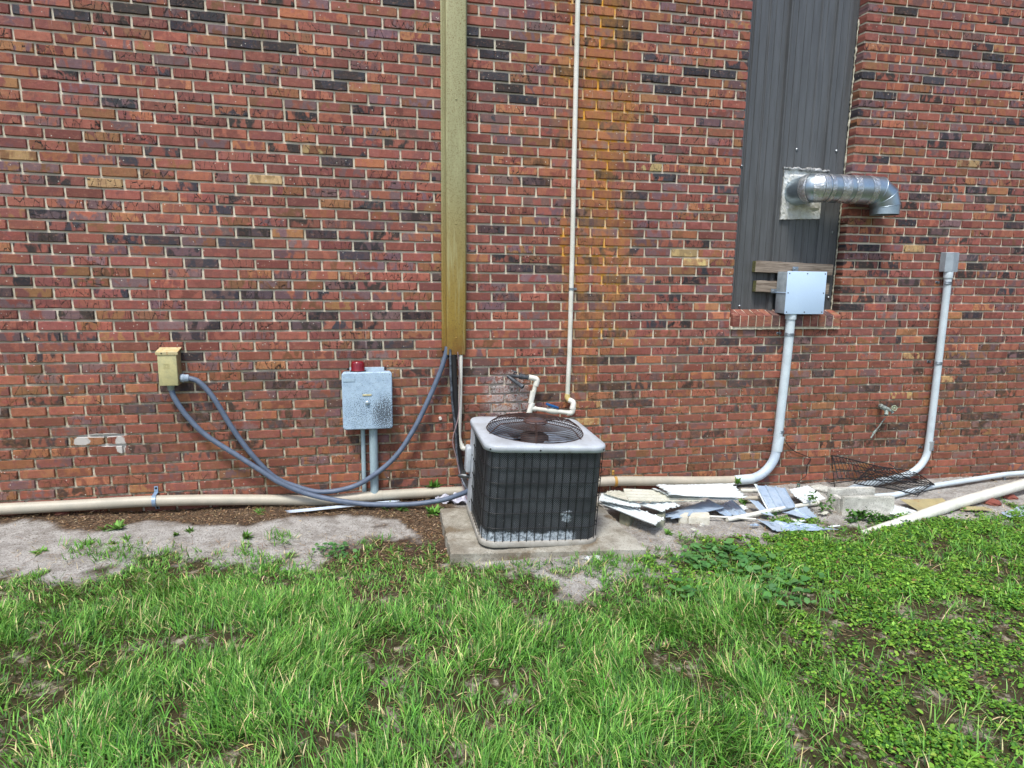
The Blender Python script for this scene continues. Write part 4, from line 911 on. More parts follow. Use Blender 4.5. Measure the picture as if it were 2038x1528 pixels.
gl = rrect(gw, gd, gr, 8); gl = gl[9:]+gl[:9]
mb = MB(); per_ = [Vector((x, y, 0)) for x, y in gl]; L_ = [0]
for a_, b_ in zip(per_, per_[1:]+per_[:1]): L_.append(L_[-1]+(b_-a_).length)
def at_len(d):
    d %= L_[-1]
    for i in range(len(per_)):
        if L_[i] <= d <= L_[i+1]:
            f = (d-L_[i])/max(1e-9, L_[i+1]-L_[i]); return per_[i].lerp(per_[(i+1) % len(per_)], f)
d = .22
while d < L_[-1]-.5:
    q_ = at_len(d); mb.tube([q_+Vector((0, 0, .033)), q_+Vector((rnd.gauss(0, .0012), 0, AH*.5)), q_+Vector((0, 0, AH-.03))], .0024, 5, caps=False); d += .0467
n_ = 120
for z in (.115, .205, .295, .385, .475):
    pts = [at_len(.2+(L_[-1]-.7)*i/n_)+Vector((0, 0, z+.001*math.sin(i*.7))) for i in range(n_+1)]; mb.tube(pts, .0030, 5)
loc(mb, 'wire_guard', WIRE)
# corner post / service panel, back part of the left side
mb = MB(); w_ = .225
mb.loft([[Vector((x, y, z)) for x, y in [(-AW/2+.003, AD/2-.09-w_*.6), (-AW/2+.003, AD/2-.09), (-AW/2+.03, AD/2-.03), (-AW/2+.09, AD/2-.004), (0, AD/2-.004), (0, AD/2-.03), (-AW/2+.09, AD/2-.03), (-AW/2+.03, AD/2-.09-w_*.6)]] for z in (.03, AH-.02)], smooth=False); post = loc(mb, 'service_panel', ACP)
mb = MB(); mb.box((-AW/2-.012, AD/2-.13, .355), (.034, .085, .17), bev=.010); loc(mb, 'valve_cover', ACP, post)
for z in (.09, .25, .40): 
    mb = MB(); mb.lathe([(.006, 0), (.005, .003), (.0005, .004)], Matrix.Translation((-AW/2+.003, AD/2-.09-w_*.5, z)) @ Matrix.Rotation(R(-90), 4, 'Y'), 8); loc(mb, 'screw', DARKSCREW, post)
mb = MB(); mb.tube([(-AW/2+.01, AD/2-.14, .235), (-AW/2-.045, AD/2-.13, .24), (-AW/2-.065, AD/2-.12, .235)], [.014, .016, .012], 10); mb.tube([(-AW/2-.03, AD/2-.13, .24), (-AW/2-.03, AD/2-.13, .275)], .009, 8); loc(mb, 'service_valve', worn('valve_metal', s2l((120, 124, 126)), s2l((60, 62, 64)), rough=.4, metal=.6), ac)
# top cover with round opening
RO = .292; mb = MB(); n_ = 96; outer = []
def sq_pt(a, w, d, r):                   # rounded rect point at angle a
    dx, dy = math.cos(a), math.sin(a); lo, hi = 0, 1.2
    for _ in range(30):
        m_ = (lo+hi)/2; x, y = abs(dx*m_), abs(dy*m_); ins = x <= w/2 and y <= d/2 and not (x > w/2-r and y > d/2-r and math.hypot(x-w/2+r, y-d/2+r) > r)
        lo, hi = (m_, hi) if ins else (lo, m_)
    return Vector((dx*lo, dy*lo, 0))
def lp_(w, d, r, z): return [sq_pt(2*math.pi*k/n_, w, d, r)+Vector((0, 0, z)) for k in range(n_)]
def cl_(r, z): return [Vector((r*math.cos(2*math.pi*k/n_), r*math.sin(2*math.pi*k/n_), z)) for k in range(n_)]
mb.loft([lp_(AW-.002, AD-.002, rc, AH-.036), lp_(AW+.008, AD+.008, rc, AH-.036), lp_(AW+.008, AD+.008, rc, AH-.008), lp_(AW-.002, AD-.002, rc-.004, AH), lp_(AW-.06, AD-.06, rc-.02, AH+.003), cl_(RO+.012, AH+.003), cl_(RO, AH-.002), cl_(RO-.004, AH-.03), cl_(RO-.004, AH-.11), cl_(RO+.02, AH-.13)])
topc = loc(mb, 'top_cover', ACP)
for k in range(4):
    a_ = R(45+90*k); q_ = sq_pt(a_, AW+.008, AD+.008, rc); mb = MB(); mb.lathe([(.006, 0), (.005, .003), (.0005, .0035)], Matrix.Translation((q_.x, q_.y, AH-.022)) @ Vector((q_.x, q_.y, 0)).to_track_quat('Z', 'Y').to_matrix().to_4x4(), 8); loc(mb, 'screw', DARKSCREW, topc)
mb = MB(); q_ = sq_pt(R(262), AW+.008, AD+.008, rc); mb.lathe([(.006, 0), (.005, .003), (.0005, .0035)], Matrix.Translation((q_.x, q_.y, AH-.022)) @ Vector((q_.x, q_.y, 0)).to_track_quat('Z', 'Y').to_matrix().to_4x4(), 8); loc(mb, 'screw', DARKSCREW, topc)
RUST = worn('rusty_wire', s2l((74, 50, 42)), s2l((48, 36, 34)), s2l((104, 66, 48)), sc=16, rough=.7, metal=.3, amt3=(.55, .68), bump=0)
mb = MB()
def dome(r): return AH+.004+.050*min(1, max(0, (RO+.004-r)/.055))**.55+.006*(1-r/RO)
rings = [RO+.004-.0135*i for i in range(17)]
rr_ = [RO+.006, RO+.004, RO-.001, RO-.008, RO-.017, RO-.028, RO-.040]+[RO-.053-.0135*i for i in range(13)]
for q_ in rr_:
    if q_ > .07: mb.tube([Vector((q_*math.cos(2*math.pi*k/64), q_*math.sin(2*math.pi*k/64), dome(q_))) for k in range(64)], .0018, 5, closed=True)
gri = loc(mb, 'fan_grille', RUST)
for k in range(6):
    an = R(60*k+18); mb = MB(); dv = Vector((math.cos(an), math.sin(an), 0)); pv = Vector((-dv.y, dv.x, 0))
    for s_ in (-.003, .003):
        mb.tube([dv*r2+pv*s_+Vector((0, 0, dome(r2)+.0035)) for r2 in (.05, .12, .20, .245, .262, .28, RO)]+[dv*(RO+.022)+pv*s_+Vector((0, 0, AH+.006))], .0024, 5)
    loc(mb, 'grille_spoke', RUST, gri)
mb = MB(); mb.lathe([(.072, dome(.08)-.006), (.074, dome(.08)+.003), (.055, dome(.05)+.006), (.0005, dome(.01)+.006)], Matrix.Identity(4), 24); mb.tube([Vector((.062*math.cos(t_), .062*math.sin(t_), dome(.06)+.008)) for t_ in [2*math.pi*k/24 for k in range(24)]], .003, 5, closed=True)
loc(mb, 'grille_hub', worn('rusty_plate', s2l((78, 74, 78)), s2l((94, 56, 40)), s2l((40, 36, 38)), sc=24, rough=.6), gri)
FANM = worn('fan_metal', s2l((150, 164, 180)), s2l((110, 120, 132)), s2l((70, 52, 42)), sc=9, rough=.45, metal=.4, amt3=(.52, .68))
mb = MB(); mb.lathe([(.085, AH-.16), (.088, AH-.155), (.088, AH-.03), (.07, AH-.018), (.0005, AH-.015)], Matrix.Identity(4), 24); loc(mb, 'fan_motor', worn('rusty_motor', s2l((60, 50, 48)), s2l((44, 40, 42)), sc=16, rough=.6), ac)
for k in range(3):
    a0 = R(120*k-75); vs = []; fs = []; NB = 8
    for i in range(NB+1):
        for j in range(NB+1):
            r2 = .075+(.272-.075)*i/NB; an = a0+R((16+44*(i/NB)**.7)*(j/NB-.5)*1.6); z = AH-.062+.040*(j/NB-.5)*(1-.3*i/NB)-.012*math.sin(math.pi*j/NB)
            vs.append(Vector((r2*math.cos(an), r2*math.sin(an), z)))
    for i in range(NB):
        for j in range(NB): b_ = i*(NB+1)+j; fs.append((b_, b_+NB+1, b_+NB+2, b_+1))
    mb = MB(); mb.add(vs, fs, True); o = loc(mb, 'fan_blade', FANM, ac); o.modifiers.new('s', 'SOLIDIFY').thickness = .0025

# ------------------------------------------------------------------ scrap and rubble on the ground
SHW = worn('white_coated_sheet', s2l((222, 230, 230)), s2l((206, 215, 216)), s2l((160, 154, 136)), sc=5, rough=.45, amt3=(.62, .76), bump=.05)
SHG = worn('blue_galvanised_sheet', s2l((168, 190, 212)), s2l((186, 204, 220)), s2l((134, 152, 170)), sc=9, rough=.42, metal=.25, amt3=(.55, .7), bump=.08)
SHT = worn('rusting_cream_sheet', s2l((206, 206, 192)), s2l((188, 188, 172)), s2l((160, 112, 66)), sc=6, rough=.55, amt3=(.60, .74))
SHO = worn('olive_tan_sheet', s2l((172, 160, 116)), s2l((150, 142, 108)), s2l((150, 104, 54)), sc=7, rough=.7, amt3=(.56, .7))
def sheet(corners, mat, label, ribs=5, rh=.007, torn=(0, .0, 0, .0), th=.0018, group='scrap metal sheets', name='metal_sheet', sag=.0, nu=44, nv=14):
    """corners a,b,c,d: (photo x, y, height over the ground); ribs run a->b; torn: raggedness of edges ab, bc, cd, da"""
    A_, B_, C_, D_ = [G(*c_) for c_ in corners]; vs = []; n = ((B_-A_).cross(D_-A_)).normalized(); 
    if n.z < 0: n = -n
    jb = [rnd.random() for _ in range(nv+1)]; jd = [rnd.random() for _ in range(nv+1)]; ja = [rnd.random() for _ in range(nu+1)]; jc = [rnd.random() for _ in range(nu+1)]
    for i in range(nu+1):
        for j in range(nv+1):
            u, v = i/nu, j/nv
            lo_u = torn[3]*jd[j]; hi_u = 1-torn[1]*jb[j]; uu = lo_u+(hi_u-lo_u)*u
            lo_v = torn[0]*ja[i]; hi_v = 1-torn[2]*jc[i]; vv = lo_v+(hi_v-lo_v)*v
            p_ = (A_*(1-uu)+B_*uu)*(1-vv)+(D_*(1-uu)+C_*uu)*vv
            ph = (vv*ribs) % 1.0; h = rh*1.3*(1.0 if ph < .12 else max(0, 1-(ph-.12)/.05) if ph < .17 else (max(0, (ph-.95)/.05) if ph > .95 else 0))
            p_ = p_+n*(h+.0025*math.sin(uu*5+vv*3+A_.x*9)); p_.z -= sag*math.sin(math.pi*u); p_.z = max(p_.z, float(gz(p_.x, p_.y))+.006)
            vs.append(p_)
    fs = [(i*(nv+1)+j, (i+1)*(nv+1)+j, (i+1)*(nv+1)+j+1, i*(nv+1)+j+1) for i in range(nu) for j in range(nv)]
    mb = MB(); mb.add(vs, fs); o = mb.build(name, mat); tag(o, label, 'metal sheet', group)
    md = o.modifiers.new('s', 'SOLIDIFY'); md.thickness = th; md.offset = -1; return o
NVR = 48
def SH(*a, **k): k.setdefault('nv', NVR); return sheet(*a, **k)
SH([(1190, 1003, .10), (1304, 1046, .085), (1326, 1033, .085), (1215, 992, .10)], SHW, 'long white sheet slanting down to the front edge of the pile', 3, torn=(0, .05, .06, 0))
SH([(1190, 999, .13), (1283, 1012, .12), (1268, 1002, .13), (1197, 983, .145)], SHW, 'narrow white strip with torn edge, touching the air conditioner at the pile left end', 2, torn=(.22, .1, 0, 0))
SH([(1200, 984, .15), (1251, 998, .145), (1244, 980, .15), (1216, 975, .155)], SHT, 'small cream piece with rusty rear edge, nearest the wall behind the white strip', 2, torn=(.1, 0, .05, 0))
SH([(1253, 999, .15), (1413, 999, .12), (1345, 981, .13), (1241, 974, .15)], SHT, 'cream sheet with rows of nail holes, in the middle of the pile', 4, torn=(.05, .06, 0, 0))
SH([(1262, 1001, .12), (1318, 1021, .11), (1358, 1005, .11), (1330, 998, .12)], SHW, 'white sheet with jagged dark ends, under the cream sheet and above the blue one', 4, torn=(.05, .20, .1, 0))
SH([(1312, 1026, .05), (1334, 1034, .05), (1441, 1010, .06), (1408, 994, .07)], SHG, 'pale blue sheet without ribs, folded out from under the white ones', 1, rh=.003, torn=(.1, 0, 0, .05))
SH([(1293, 972, .15), (1326, 988, .14), (1472, 995, .12), (1440, 976, .14)], SHW, 'lower of two large white sheets at the back of the pile', 2, torn=(.03, 0, .06, .12))
SH([(1301, 964, .19), (1330, 985, .17), (1492, 991, .14), (1462, 962, .18)], SHW, 'uppermost large white sheet at the back, under the tan conduit', 1, rh=.004, torn=(.06, .02, .10, .05))
SH([(1418, 1014, .03), (1441, 1028, .03), (1487, 1024, .03), (1455, 994, .04)], SHG, 'small blue ribbed sheet with open end, left of the wide blue one', 3, torn=(.12, 0, 0, 0))
SH([(1503, 966, .12), (1531, 1018, .04), (1582, 1010, .05), (1561, 971, .10)], SHG, 'wide blue ribbed sheet with white perforated edge, left of the jagged white piece', 3, rh=.008, torn=(0, .02, 0, 0))
SH([(1500, 963, .13), (1526, 1013, .05), (1531, 1012, .05), (1506, 964, .13)], SHW, 'slim white perforated edge strip lying on the wide blue sheet', 2, rh=.003)
SH([(1556, 1022, .02), (1600, 1032, .02), (1627, 1029, .02), (1608, 1006, .04)], SHG, 'blue ribbed end showing below the slim white pipe', 2, torn=(.05, 0, .1, 0))
SH([(1567, 975, .08), (1598, 1003, .05), (1643, 992, .05), (1606, 966, .09)], SHW, 'brilliant white sheet with saw-toothed left edge, behind the vine', 6, torn=(.16, 0, 0, 0), rh=.004)
SH([(1506, 1034, .02), (1538, 1057, .02), (1680, 1053, .02), (1625, 1045, .02)], SHG, 'long pale blue sheet half grown over, in front of the pile', 3, torn=(0, 0, .35, .05))
SH([(1488, 993, .08), (1514, 1020, .05), (1540, 1027, .04), (1508, 998, .07)], SHG, 'narrow blue strip crossing under the edge of the wide blue sheet', 1, rh=.003, torn=(.15, 0, 0, 0))
SH([(1770, 1024, .02), (1813, 1032, .02), (1836, 1020, .02), (1778, 1003, .02)], SHW, 'white sheet partly buried, right of the hollow concrete block', 4, torn=(0, 0, .05, .1), rh=.004)
SH([(1790, 993, .05), (1826, 1017, .02), (1900, 1013, .02), (1874, 991, .05)], SHO, 'olive tan panel lying behind the big white pipe', 1, rh=.002, torn=(.02, 0, 0, .04))
SH([(1905, 1008, .02), (1910, 1015, .02), (1984, 1017, .02), (1965, 1008, .02)], SHO, 'rust stained strip right of the big white pipe, below the red rubble', 1, rh=.002, torn=(.1, .1, .2, 0))
SH([(1992, 1021, .02), (2004, 1030, .02), (2062, 1026, .02), (2050, 1000, .03)], SHG, 'bluish sheet at the right edge of the photo', 2, rh=.005)

FLK = ['touching the slab right of the air conditioner', 'near the tip of the long white sheet', 'on the blue sheet above the cream bricks', 'beside the weed between the sheets', 'on the small blue ribbed sheet', 'below the slim white pipe', 'near the end of the wide blue sheet', 'left of the hollow block foot', 'in the growth in front of the hollow block', 'at the lawn edge below the slim pipe', 'beside the big white pipe', 'alone on the sand below the cream bricks']
for i, (px, py, w_, h_) in enumerate(((1215, 1003, 18, 7), (1290, 1030, 14, 6), (1345, 1022, 20, 6), (1425, 1003, 16, 6), (1475, 1010, 18, 7), (1545, 1040, 22, 6), (1588, 1036, 18, 5), (1640, 1020, 16, 6), (1660, 1046, 16, 4), (1500, 1044, 14, 4), (1845, 1004, 18, 5), (1380, 1052, 10, 3))):
    k_ = rnd.uniform(-.4, .4)
    SH([(px-w_, py+k_*h_, .02), (px-w_*.2, py+h_, .025), (px+w_, py+h_*.3, .02), (px+w_*.3, py-h_, .04)], (SHW, SHG, SHW, SHT)[i % 4], ('small torn white flake ', 'small torn bluish flake ', 'torn white scrap ', 'torn cream flake ')[i % 4]+FLK[i], 1, torn=(.3, .3, .3, .3), rh=.002, group='torn metal flakes', name='metal_flake', nu=12, nv=8)
def block(name, pts, h, mat, label, cat, group=None, bev=.006, z0=None):
    c4 = [G(*q) for q in pts]; z = min(float(gz(c.x, c.y)) for c in c4)-.02 if z0 is None else z0
    bm = bmesh.new(); lo = [bm.verts.new((c.x, c.y, z)) for c in c4]; hi = [bm.verts.new((c.x, c.y, z+h+.02)) for c in c4]
    bm.faces.new(lo[::-1]); bm.faces.new(hi)
    for i in range(4): bm.faces.new((lo[i], lo[(i+1) % 4], hi[(i+1) % 4], hi[i]))
    bmesh.ops.recalc_face_normals(bm, faces=bm.faces); bmesh.ops.bevel(bm, geom=list(bm.edges), offset=bev, segments=2, affect='EDGES')
    bm.verts.index_update(); mb = MB(); mb.add([v.co+Vector((rnd.gauss(0, .001), rnd.gauss(0, .001), rnd.gauss(0, .001))) for v in bm.verts], [[v.index for v in f.verts] for f in bm.faces]); bm.free()
    return tag(mb.build(name, mat), label, cat, group)
CREAMB = worn('cream_brick', s2l((216, 214, 200)), s2l((200, 196, 178)), s2l((150, 130, 100)), sc=30, rough=.85, amt3=(.6, .7), bump=.3)
block('loose_brick', [(1350, 1042), (1368, 1043), (1372, 1034), (1354, 1033)], .055, CREAMB, 'small white loose brick under the blue sheet, left of the longer cream one', 'brick')
block('loose_brick', [(1369, 1043), (1412, 1044), (1410, 1034), (1374, 1033)], .058, CREAMB, 'longer cream loose brick lying in front of the metal sheets', 'brick')
GRB = worn('green_grey_block', s2l((150, 152, 132)), s2l((128, 130, 112)), s2l((90, 88, 74)), sc=25, rough=.9, bump=.3)
block('support_block', [(1232, 1040), (1253, 1048), (1262, 1036), (1240, 1028)], .075, GRB, 'greenish grey block under the long white sheet, beside the slab', 'block')
block('support_block', [(1304, 1052), (1321, 1050), (1324, 1040), (1308, 1040)], .085, GRB, 'grey block propping the front tip of the long white sheet', 'block')

# hollow concrete block, broken open
CMU = NT('concrete_block'); p = CMU.pos(); n1 = CMU.noise(p, 130, 4, .8)
c = CMU.mix(CMU.ss(CMU.noise(p, 10, 4), .35, .65), s2l((218, 218, 208)), s2l((190, 190, 180))); c = CMU.mix(CMU.ss(n1, .57, .62), c, s2l((78, 76, 70))); c = CMU.mix(CMU.ss(CMU.noise(p, 170, 3, .8), .60, .68), c, s2l((216, 214, 204)))
CMU.col(c); CMU.b.inputs['Roughness'].default_value = .95; CMU.bump(n1, 1.0, .008)
a0_ = G(1677, 1026); b0_ = G(1778, 1026); X_ = (b0_-a0_); X_.z = 0; Lx = X_.length; X_.normalize(); Y_ = Vector((-X_.y, X_.x, 0)); H_ = .165
O_ = a0_.copy(); O_.z = min(a0_.z, b0_.z)-.02
def cb(x0, x1, y0, y1, z0, z1, mb):
    M3 = Matrix([X_, Y_, Vector((0, 0, 1))]).transposed(); bm = bmesh.new(); bmesh.ops.create_cube(bm, size=1); bmesh.ops.scale(bm, vec=(x1-x0, y1-y0, z1-z0), verts=bm.verts)
    bmesh.ops.bevel(bm, geom=list(bm.edges), offset=.006, segments=2, affect='EDGES'); bmesh.ops.subdivide_edges(bm, edges=[e for e in bm.edges if e.calc_length() > .05], cuts=5, use_grid_fill=True); bm.verts.index_update()
    mb.add([O_+M3 @ (v.co+Vector(((x0+x1)/2, (y0+y1)/2, (z0+z1)/2))+Vector((rnd.gauss(0, .0012), rnd.gauss(0, .0012), rnd.gauss(0, .0012)))) for v in bm.verts], [[v.index for v in f.verts] for f in bm.faces]); bm.free()
t = thing('concrete_block', O_, 'grey hollow concrete block, broken open on top, standing on the weedy ground', 'concrete block')
mb = MB(); cb(0, Lx, 0, .042, 0, H_, mb); mb.build('front_shell', CMU.m, t)
mb = MB(); cb(-.005, Lx*.9, .165, .205, 0, H_+.012, mb); mb.build('rear_shell', CMU.m, t)
mb = MB(); cb(.002, .046, .0425, .1645, 0, H_-.03, mb); mb.build('web', CMU.m, t)
mb = MB(); cb(Lx*.48, Lx*.54, .0425, .1645, 0, H_*.45, mb); mb.build('web', CMU.m, t)
def rock(name, x, y, sz, mat, label, cat, h=0.0):
    c = G(x, y, h); bm = bmesh.new(); bmesh.ops.create_icosphere(bm, subdivisions=3, radius=1)
    for v in bm.verts:
        f = 1+.22*math.sin(v.co.x*3+x)+.15*math.sin(v.co.y*5+y)+.10*math.sin(v.co.z*6+v.co.x*4)+rnd.gauss(0, .03); v.co = Vector((v.co.x*sz[0], v.co.y*sz[1], v.co.z*sz[2]))*f
    bm.verts.index_update(); mb = MB(); mb.add([c+v.co+Vector((0, 0, sz[2]*.5)) for v in bm.verts], [[v.index for v in f.verts] for f in bm.faces]); bm.free(); return tag(mb.build(name, mat), label, cat)
REDB = worn('red_rubble', s2l((140, 76, 62)), s2l((112, 64, 54)), s2l((160, 130, 110)), sc=30, rough=.9, bump=.4)
rock('brick_fragment', 1973, 1004, (.055, .04, .028), REDB, 'dark red brick fragment right of the big white pipe', 'brick fragment')
rock('brick_fragment', 2010, 992, (.05, .03, .02), REDB, 'flatter reddish fragment near the right edge of the photo', 'brick fragment')
rock('brick_fragment', 124, 1024, (.035, .025, .022), REDB, 'small reddish fragment in the mulch below the tan conduit, left', 'brick fragment')
rock('stone', 1628, 978, (.095, .05, .032), CMU.m, 'grey lump of concrete behind the hollow block, left', 'stone')
rock('stone', 1786, 983, (.024, .018, .015), worn('pale_stone', s2l((214, 204, 180)), rough=.8), 'small cream pebble just right of the hollow concrete block', 'stone')
rock('stone', 1180, 1112, (.038, .026, .010), worn('white_stone', s2l((200, 202, 206)), rough=.8), 'flat whitish stone in the sand in front of the slab', 'stone')
rock('stone', 1397, 1046, (.02, .014, .012), CMU.m, 'grey pebble in the sand in front of the loose bricks', 'stone')

def pipe_thing(name, pts, r, mat, label, cat='pipe', n=14, hollow=True):
    mb = MB(); mb.tube(pts, r, n, caps=not hollow)
    if hollow:
        rr = r if not isinstance(r, list) else r[0]; mb.tube([pts[0], pts[0]+(Vector(pts[1])-Vector(pts[0])).normalized()*.05], rr*.82, n)
    return tag(mb.build(name, mat), label, cat)
pipe_thing('plastic_pipe', [G(1447, 1034, .018), G(1540, 1015, .045), G(1628, 1000, .03)], .0165, PVCW, 'slim white plastic pipe lying across the blue sheets, open end left')
big = [G(1716, 1068, -.028), G(1760, 1052, -.005), G(1830, 1028, .022), G(1900, 1003, .05), G(2038, 963, .085), G(2120, 938, .10)]
pipe_thing('plastic_pipe', [Vector(v) for v in big], .0405, PVCW, 'big white plastic pipe lying diagonally at the lower right, its left end in the grass', n=24)
pipe_thing('plastic_pipe', [G(1474, 976, .06), G(1507, 977, .06)], .016, PVCW, 'short white pipe stub behind the wide blue sheet, rear one of two', n=12)
pipe_thing('plastic_pipe', [G(1480, 991, .05), G(1514, 991, .05)], .016, PVCT, 'short cream pipe stub under the wide blue sheet, front one of two', n=12)
pipe_thing('plastic_pipe', [G(1700, 991, .03), G(1780, 985, .03), G(1862, 966, .035), G(1925, 956, .04), G(2000, 944, .05), G(2050, 940, .05)], .0215, PVCG, 'grey pipe on the ground running from under the wire rack to the right edge', n=14)
pipe_thing('plastic_pipe', [G(1386, 1026, .035), G(1462, 1030, .03), G(1504, 1033, .02)], .0075, PVCW, 'very thin white rod in front of the loose bricks', n=8)
# flat white strip in the mulch, left
SH([(566, 1017, .02), (572, 1021, .02), (800, 998, .03), (790, 994, .03)], worn('bluish_white_strip', s2l((200, 214, 226)), s2l((184, 198, 210)), rough=.45), 'long bluish white strip lying in the mulch under the ribbed hose', 1, rh=.001, group='scrap metal sheets', torn=(.1, .02, .1, .03))
# rag beside the unit
mb = MB(); cs = [G(866, 996, .02), G(934, 1003, .02), G(930, 984, .06), G(876, 986, .05)]; N = 22; vs = []
for i in range(N+1):
    for j in range(N+1):
        u, v = i/N, j/N; p_ = (cs[0]*(1-u)+cs[1]*u)*(1-v)+(cs[3]*(1-u)+cs[2]*u)*v; vs.append(p_+Vector((rnd.gauss(0, .002), rnd.gauss(0, .002), .014*math.sin(u*17+v*5)+.010*math.sin(v*13-u*7)+.004*rnd.random())))
mb.add(vs, [(i*(N+1)+j, (i+1)*(N+1)+j, (i+1)*(N+1)+j+1, i*(N+1)+j+1) for i in range(N) for j in range(N)], True); tag(mb.build('crumpled_rag', worn('white_rag', s2l((214, 216, 226)), s2l((176, 178, 194)), s2l((130, 128, 136)), sc=30, rough=.9)), 'crumpled white rag on the ground at the left foot of the air conditioner', 'rag')

# wire rack, bent, leaning on the wall
def rack(name, c4, nw, nc, label, r=.0032):
    A_, B_, C_, D_ = c4; t_ = thing(name, D_, label, 'wire rack', 'bent black wire racks')
    def f(u, v): 
        p_ = (A_*(1-u)+B_*u)*(1-v)+(D_*(1-u)+C_*u)*v; return p_+Vector((0, 0, .018*math.sin(u*6+1)*math.sin(v*3+.5)))
    mb = MB(); fr_ = [f(i/12, 0) for i in range(13)]+[f(1, i/6) for i in range(1, 7)]+[f(1-i/12, 1) for i in range(1, 13)]+[f(0, 1-i/6) for i in range(1, 6)]; mb.tube(fr_, r*1.5, 6, closed=True)
    mb.build('rack_frame', WIRE, t_); mb = MB()
    for k in range(1, nw): u = k/nw; mb.tube([f(u, i/8)+Vector((0, 0, .002)) for i in range(9)], r*.8, 5)
    for k in range(1, nc): v = k/nc; mb.tube([f(i/14, v) for i in range(15)], r*1.2, 5)
    mb.build('rack_wires', WIRE, t_)
rack('wire_rack', [P(1655, 908, -.06), P(1812, 938, -.06), P(1860, 964, -.34), P(1668, 950, -.24)], 24, 3, 'bent black wire rack leaning on the wall behind the hollow block')
rack('wire_rack', [P(1742, 928, -.07), P(1858, 964, -.30), P(1826, 984, -.46), P(1700, 960, -.34)], 22, 3, 'second black wire rack, lying flatter in front of the leaning one')
mb = MB(); mb.tube([P(1655, 908, -.06), P(1658, 940, -.10), P(1661, 969, -.30)], .004, 6); mb.tube([P(1768, 922, -.06), P(1778, 928, -.10), P(1800, 950, -.2), P(1826, 960, -.3)], .004, 6); mb.tube([P(1645, 958, -.3), P(1655, 962, -.33), P(1700, 956, -.3), P(1760, 935, -.12)], .0035, 6)
tag(mb.build('bent_wire', WIRE), 'stray black wires twisted through the wire racks', 'wire')
mb = MB(); mb.tube(spline([P(1560, 868, -.02), P(1564, 880, -.02), P(1580, 897, -.015), P(1603, 907, -.012), P(1614, 914, -.012), P(1606, 926, -.012), P(1605, 945, -.02), P(1596, 953, -.03), P(1589, 960, -.06)], .02), .0032, 6)
mb.build('thin_wire', WIRE).name = 'thin_wire'; o = SC.collection.objects[-1] if False else [x for x in SC.objects if x.name.startswith('thin_wire') and x.type == 'MESH'][-1]; tag(o, 'thin black wire hanging on the wall right of the window conduit', 'wire')
mb = MB(); mb.tube(spline([P(1925, 958, -.1), P(1936, 950, -.1), P(1950, 955, -.12), P(1944, 966, -.15), P(1930, 962, -.12), P(1940, 945, -.05), P(1965, 950, -.08), P(1990, 962, -.2)], .02), .004, 6); tag(mb.build('tangled_cable', WIRE), 'tangled black cable on the grey pipe near the right edge', 'cable')
mb = MB(); mb.tube([P(1999, 963, -.1), P(1999, 941, -.08)], [.014, .010], 8); tag(mb.build('metal_stake', GALV), 'short grey metal stake standing at the wall foot near the right edge', 'stake')
for i, (px, py) in enumerate(((876, 832), (1585, 965))):
    c_ = P(px, py, -.012)
    if i: c_ = P(1589, 965, -.08)
    mb = MB(); mb.tube([c_+Vector((0, .01, 0)), c_+Vector((0, -.016, 0))] if not i else [c_+Vector((0, 0, -.03)), c_+Vector((0, 0, .012))], .011 if not i else .013, 8); tag(mb.build('wall_anchor' if not i else 'cable_end_cap', PVCW if not i else worn('green_cap', s2l((96, 120, 110)), rough=.6)), 'tiny white plastic anchor in the wall left of the black pipe' if not i else 'small green cap on the lower end of the thin black wire', 'anchor' if not i else 'cap')

# ------------------------------------------------------------------ plants
def leafmat(name, cols, rough=.55):
    M = NT(name); a = M.attr('lc').outputs[0]; M.col(a); M.b.inputs['Roughness'].default_value = rough; M.b.inputs['Specular IOR Level'].default_value = .35
    M.b.inputs['Subsurface Weight'].default_value = 0; t_ = M.n('ShaderNodeBsdfTranslucent'); M.l(M.mix(.35, a, (.30, .40, .04)), t_.inputs[0]); mx = M.n('ShaderNodeMixShader'); mx.inputs[0].default_value = .28
    out = M.t.nodes['Material Output']; M.l(M.b.outputs[0], mx.inputs[1]); M.l(t_.outputs[0], mx.inputs[2]); M.l(mx.outputs[0], out.inputs[0]); return M.m
LEAF = leafmat('leaf', None)
def npmesh(name, V, F, colr, mat, parent=None, smooth=False):
    """V (n,3), F (m,k) quads or tris, per-vertex colours"""
    me = bpy.data.meshes.new(name); me.vertices.add(len(V)); me.vertices.foreach_set('co', V.astype('f').ravel()); k = F.shape[1]
    me.loops.add(F.size); me.loops.foreach_set('vertex_index', F.ravel().astype('i')); me.polygons.add(len(F)); me.polygons.foreach_set('loop_start', (np.arange(len(F))*k).astype('i')); me.polygons.foreach_set('loop_total', np.full(len(F), k, 'i'))
    me.update(calc_edges=True); a = me.attributes.new('lc', 'FLOAT_COLOR', 'POINT'); a.data.foreach_set('color', np.concatenate([colr, np.ones((len(colr), 1))], 1).astype('f').ravel())
    me.materials.append(mat); o = bpy.data.objects.new(name, me); SC.collection.objects.link(o)
    if parent: o.parent = parent
    return o
rng = np.random.default_rng(11)
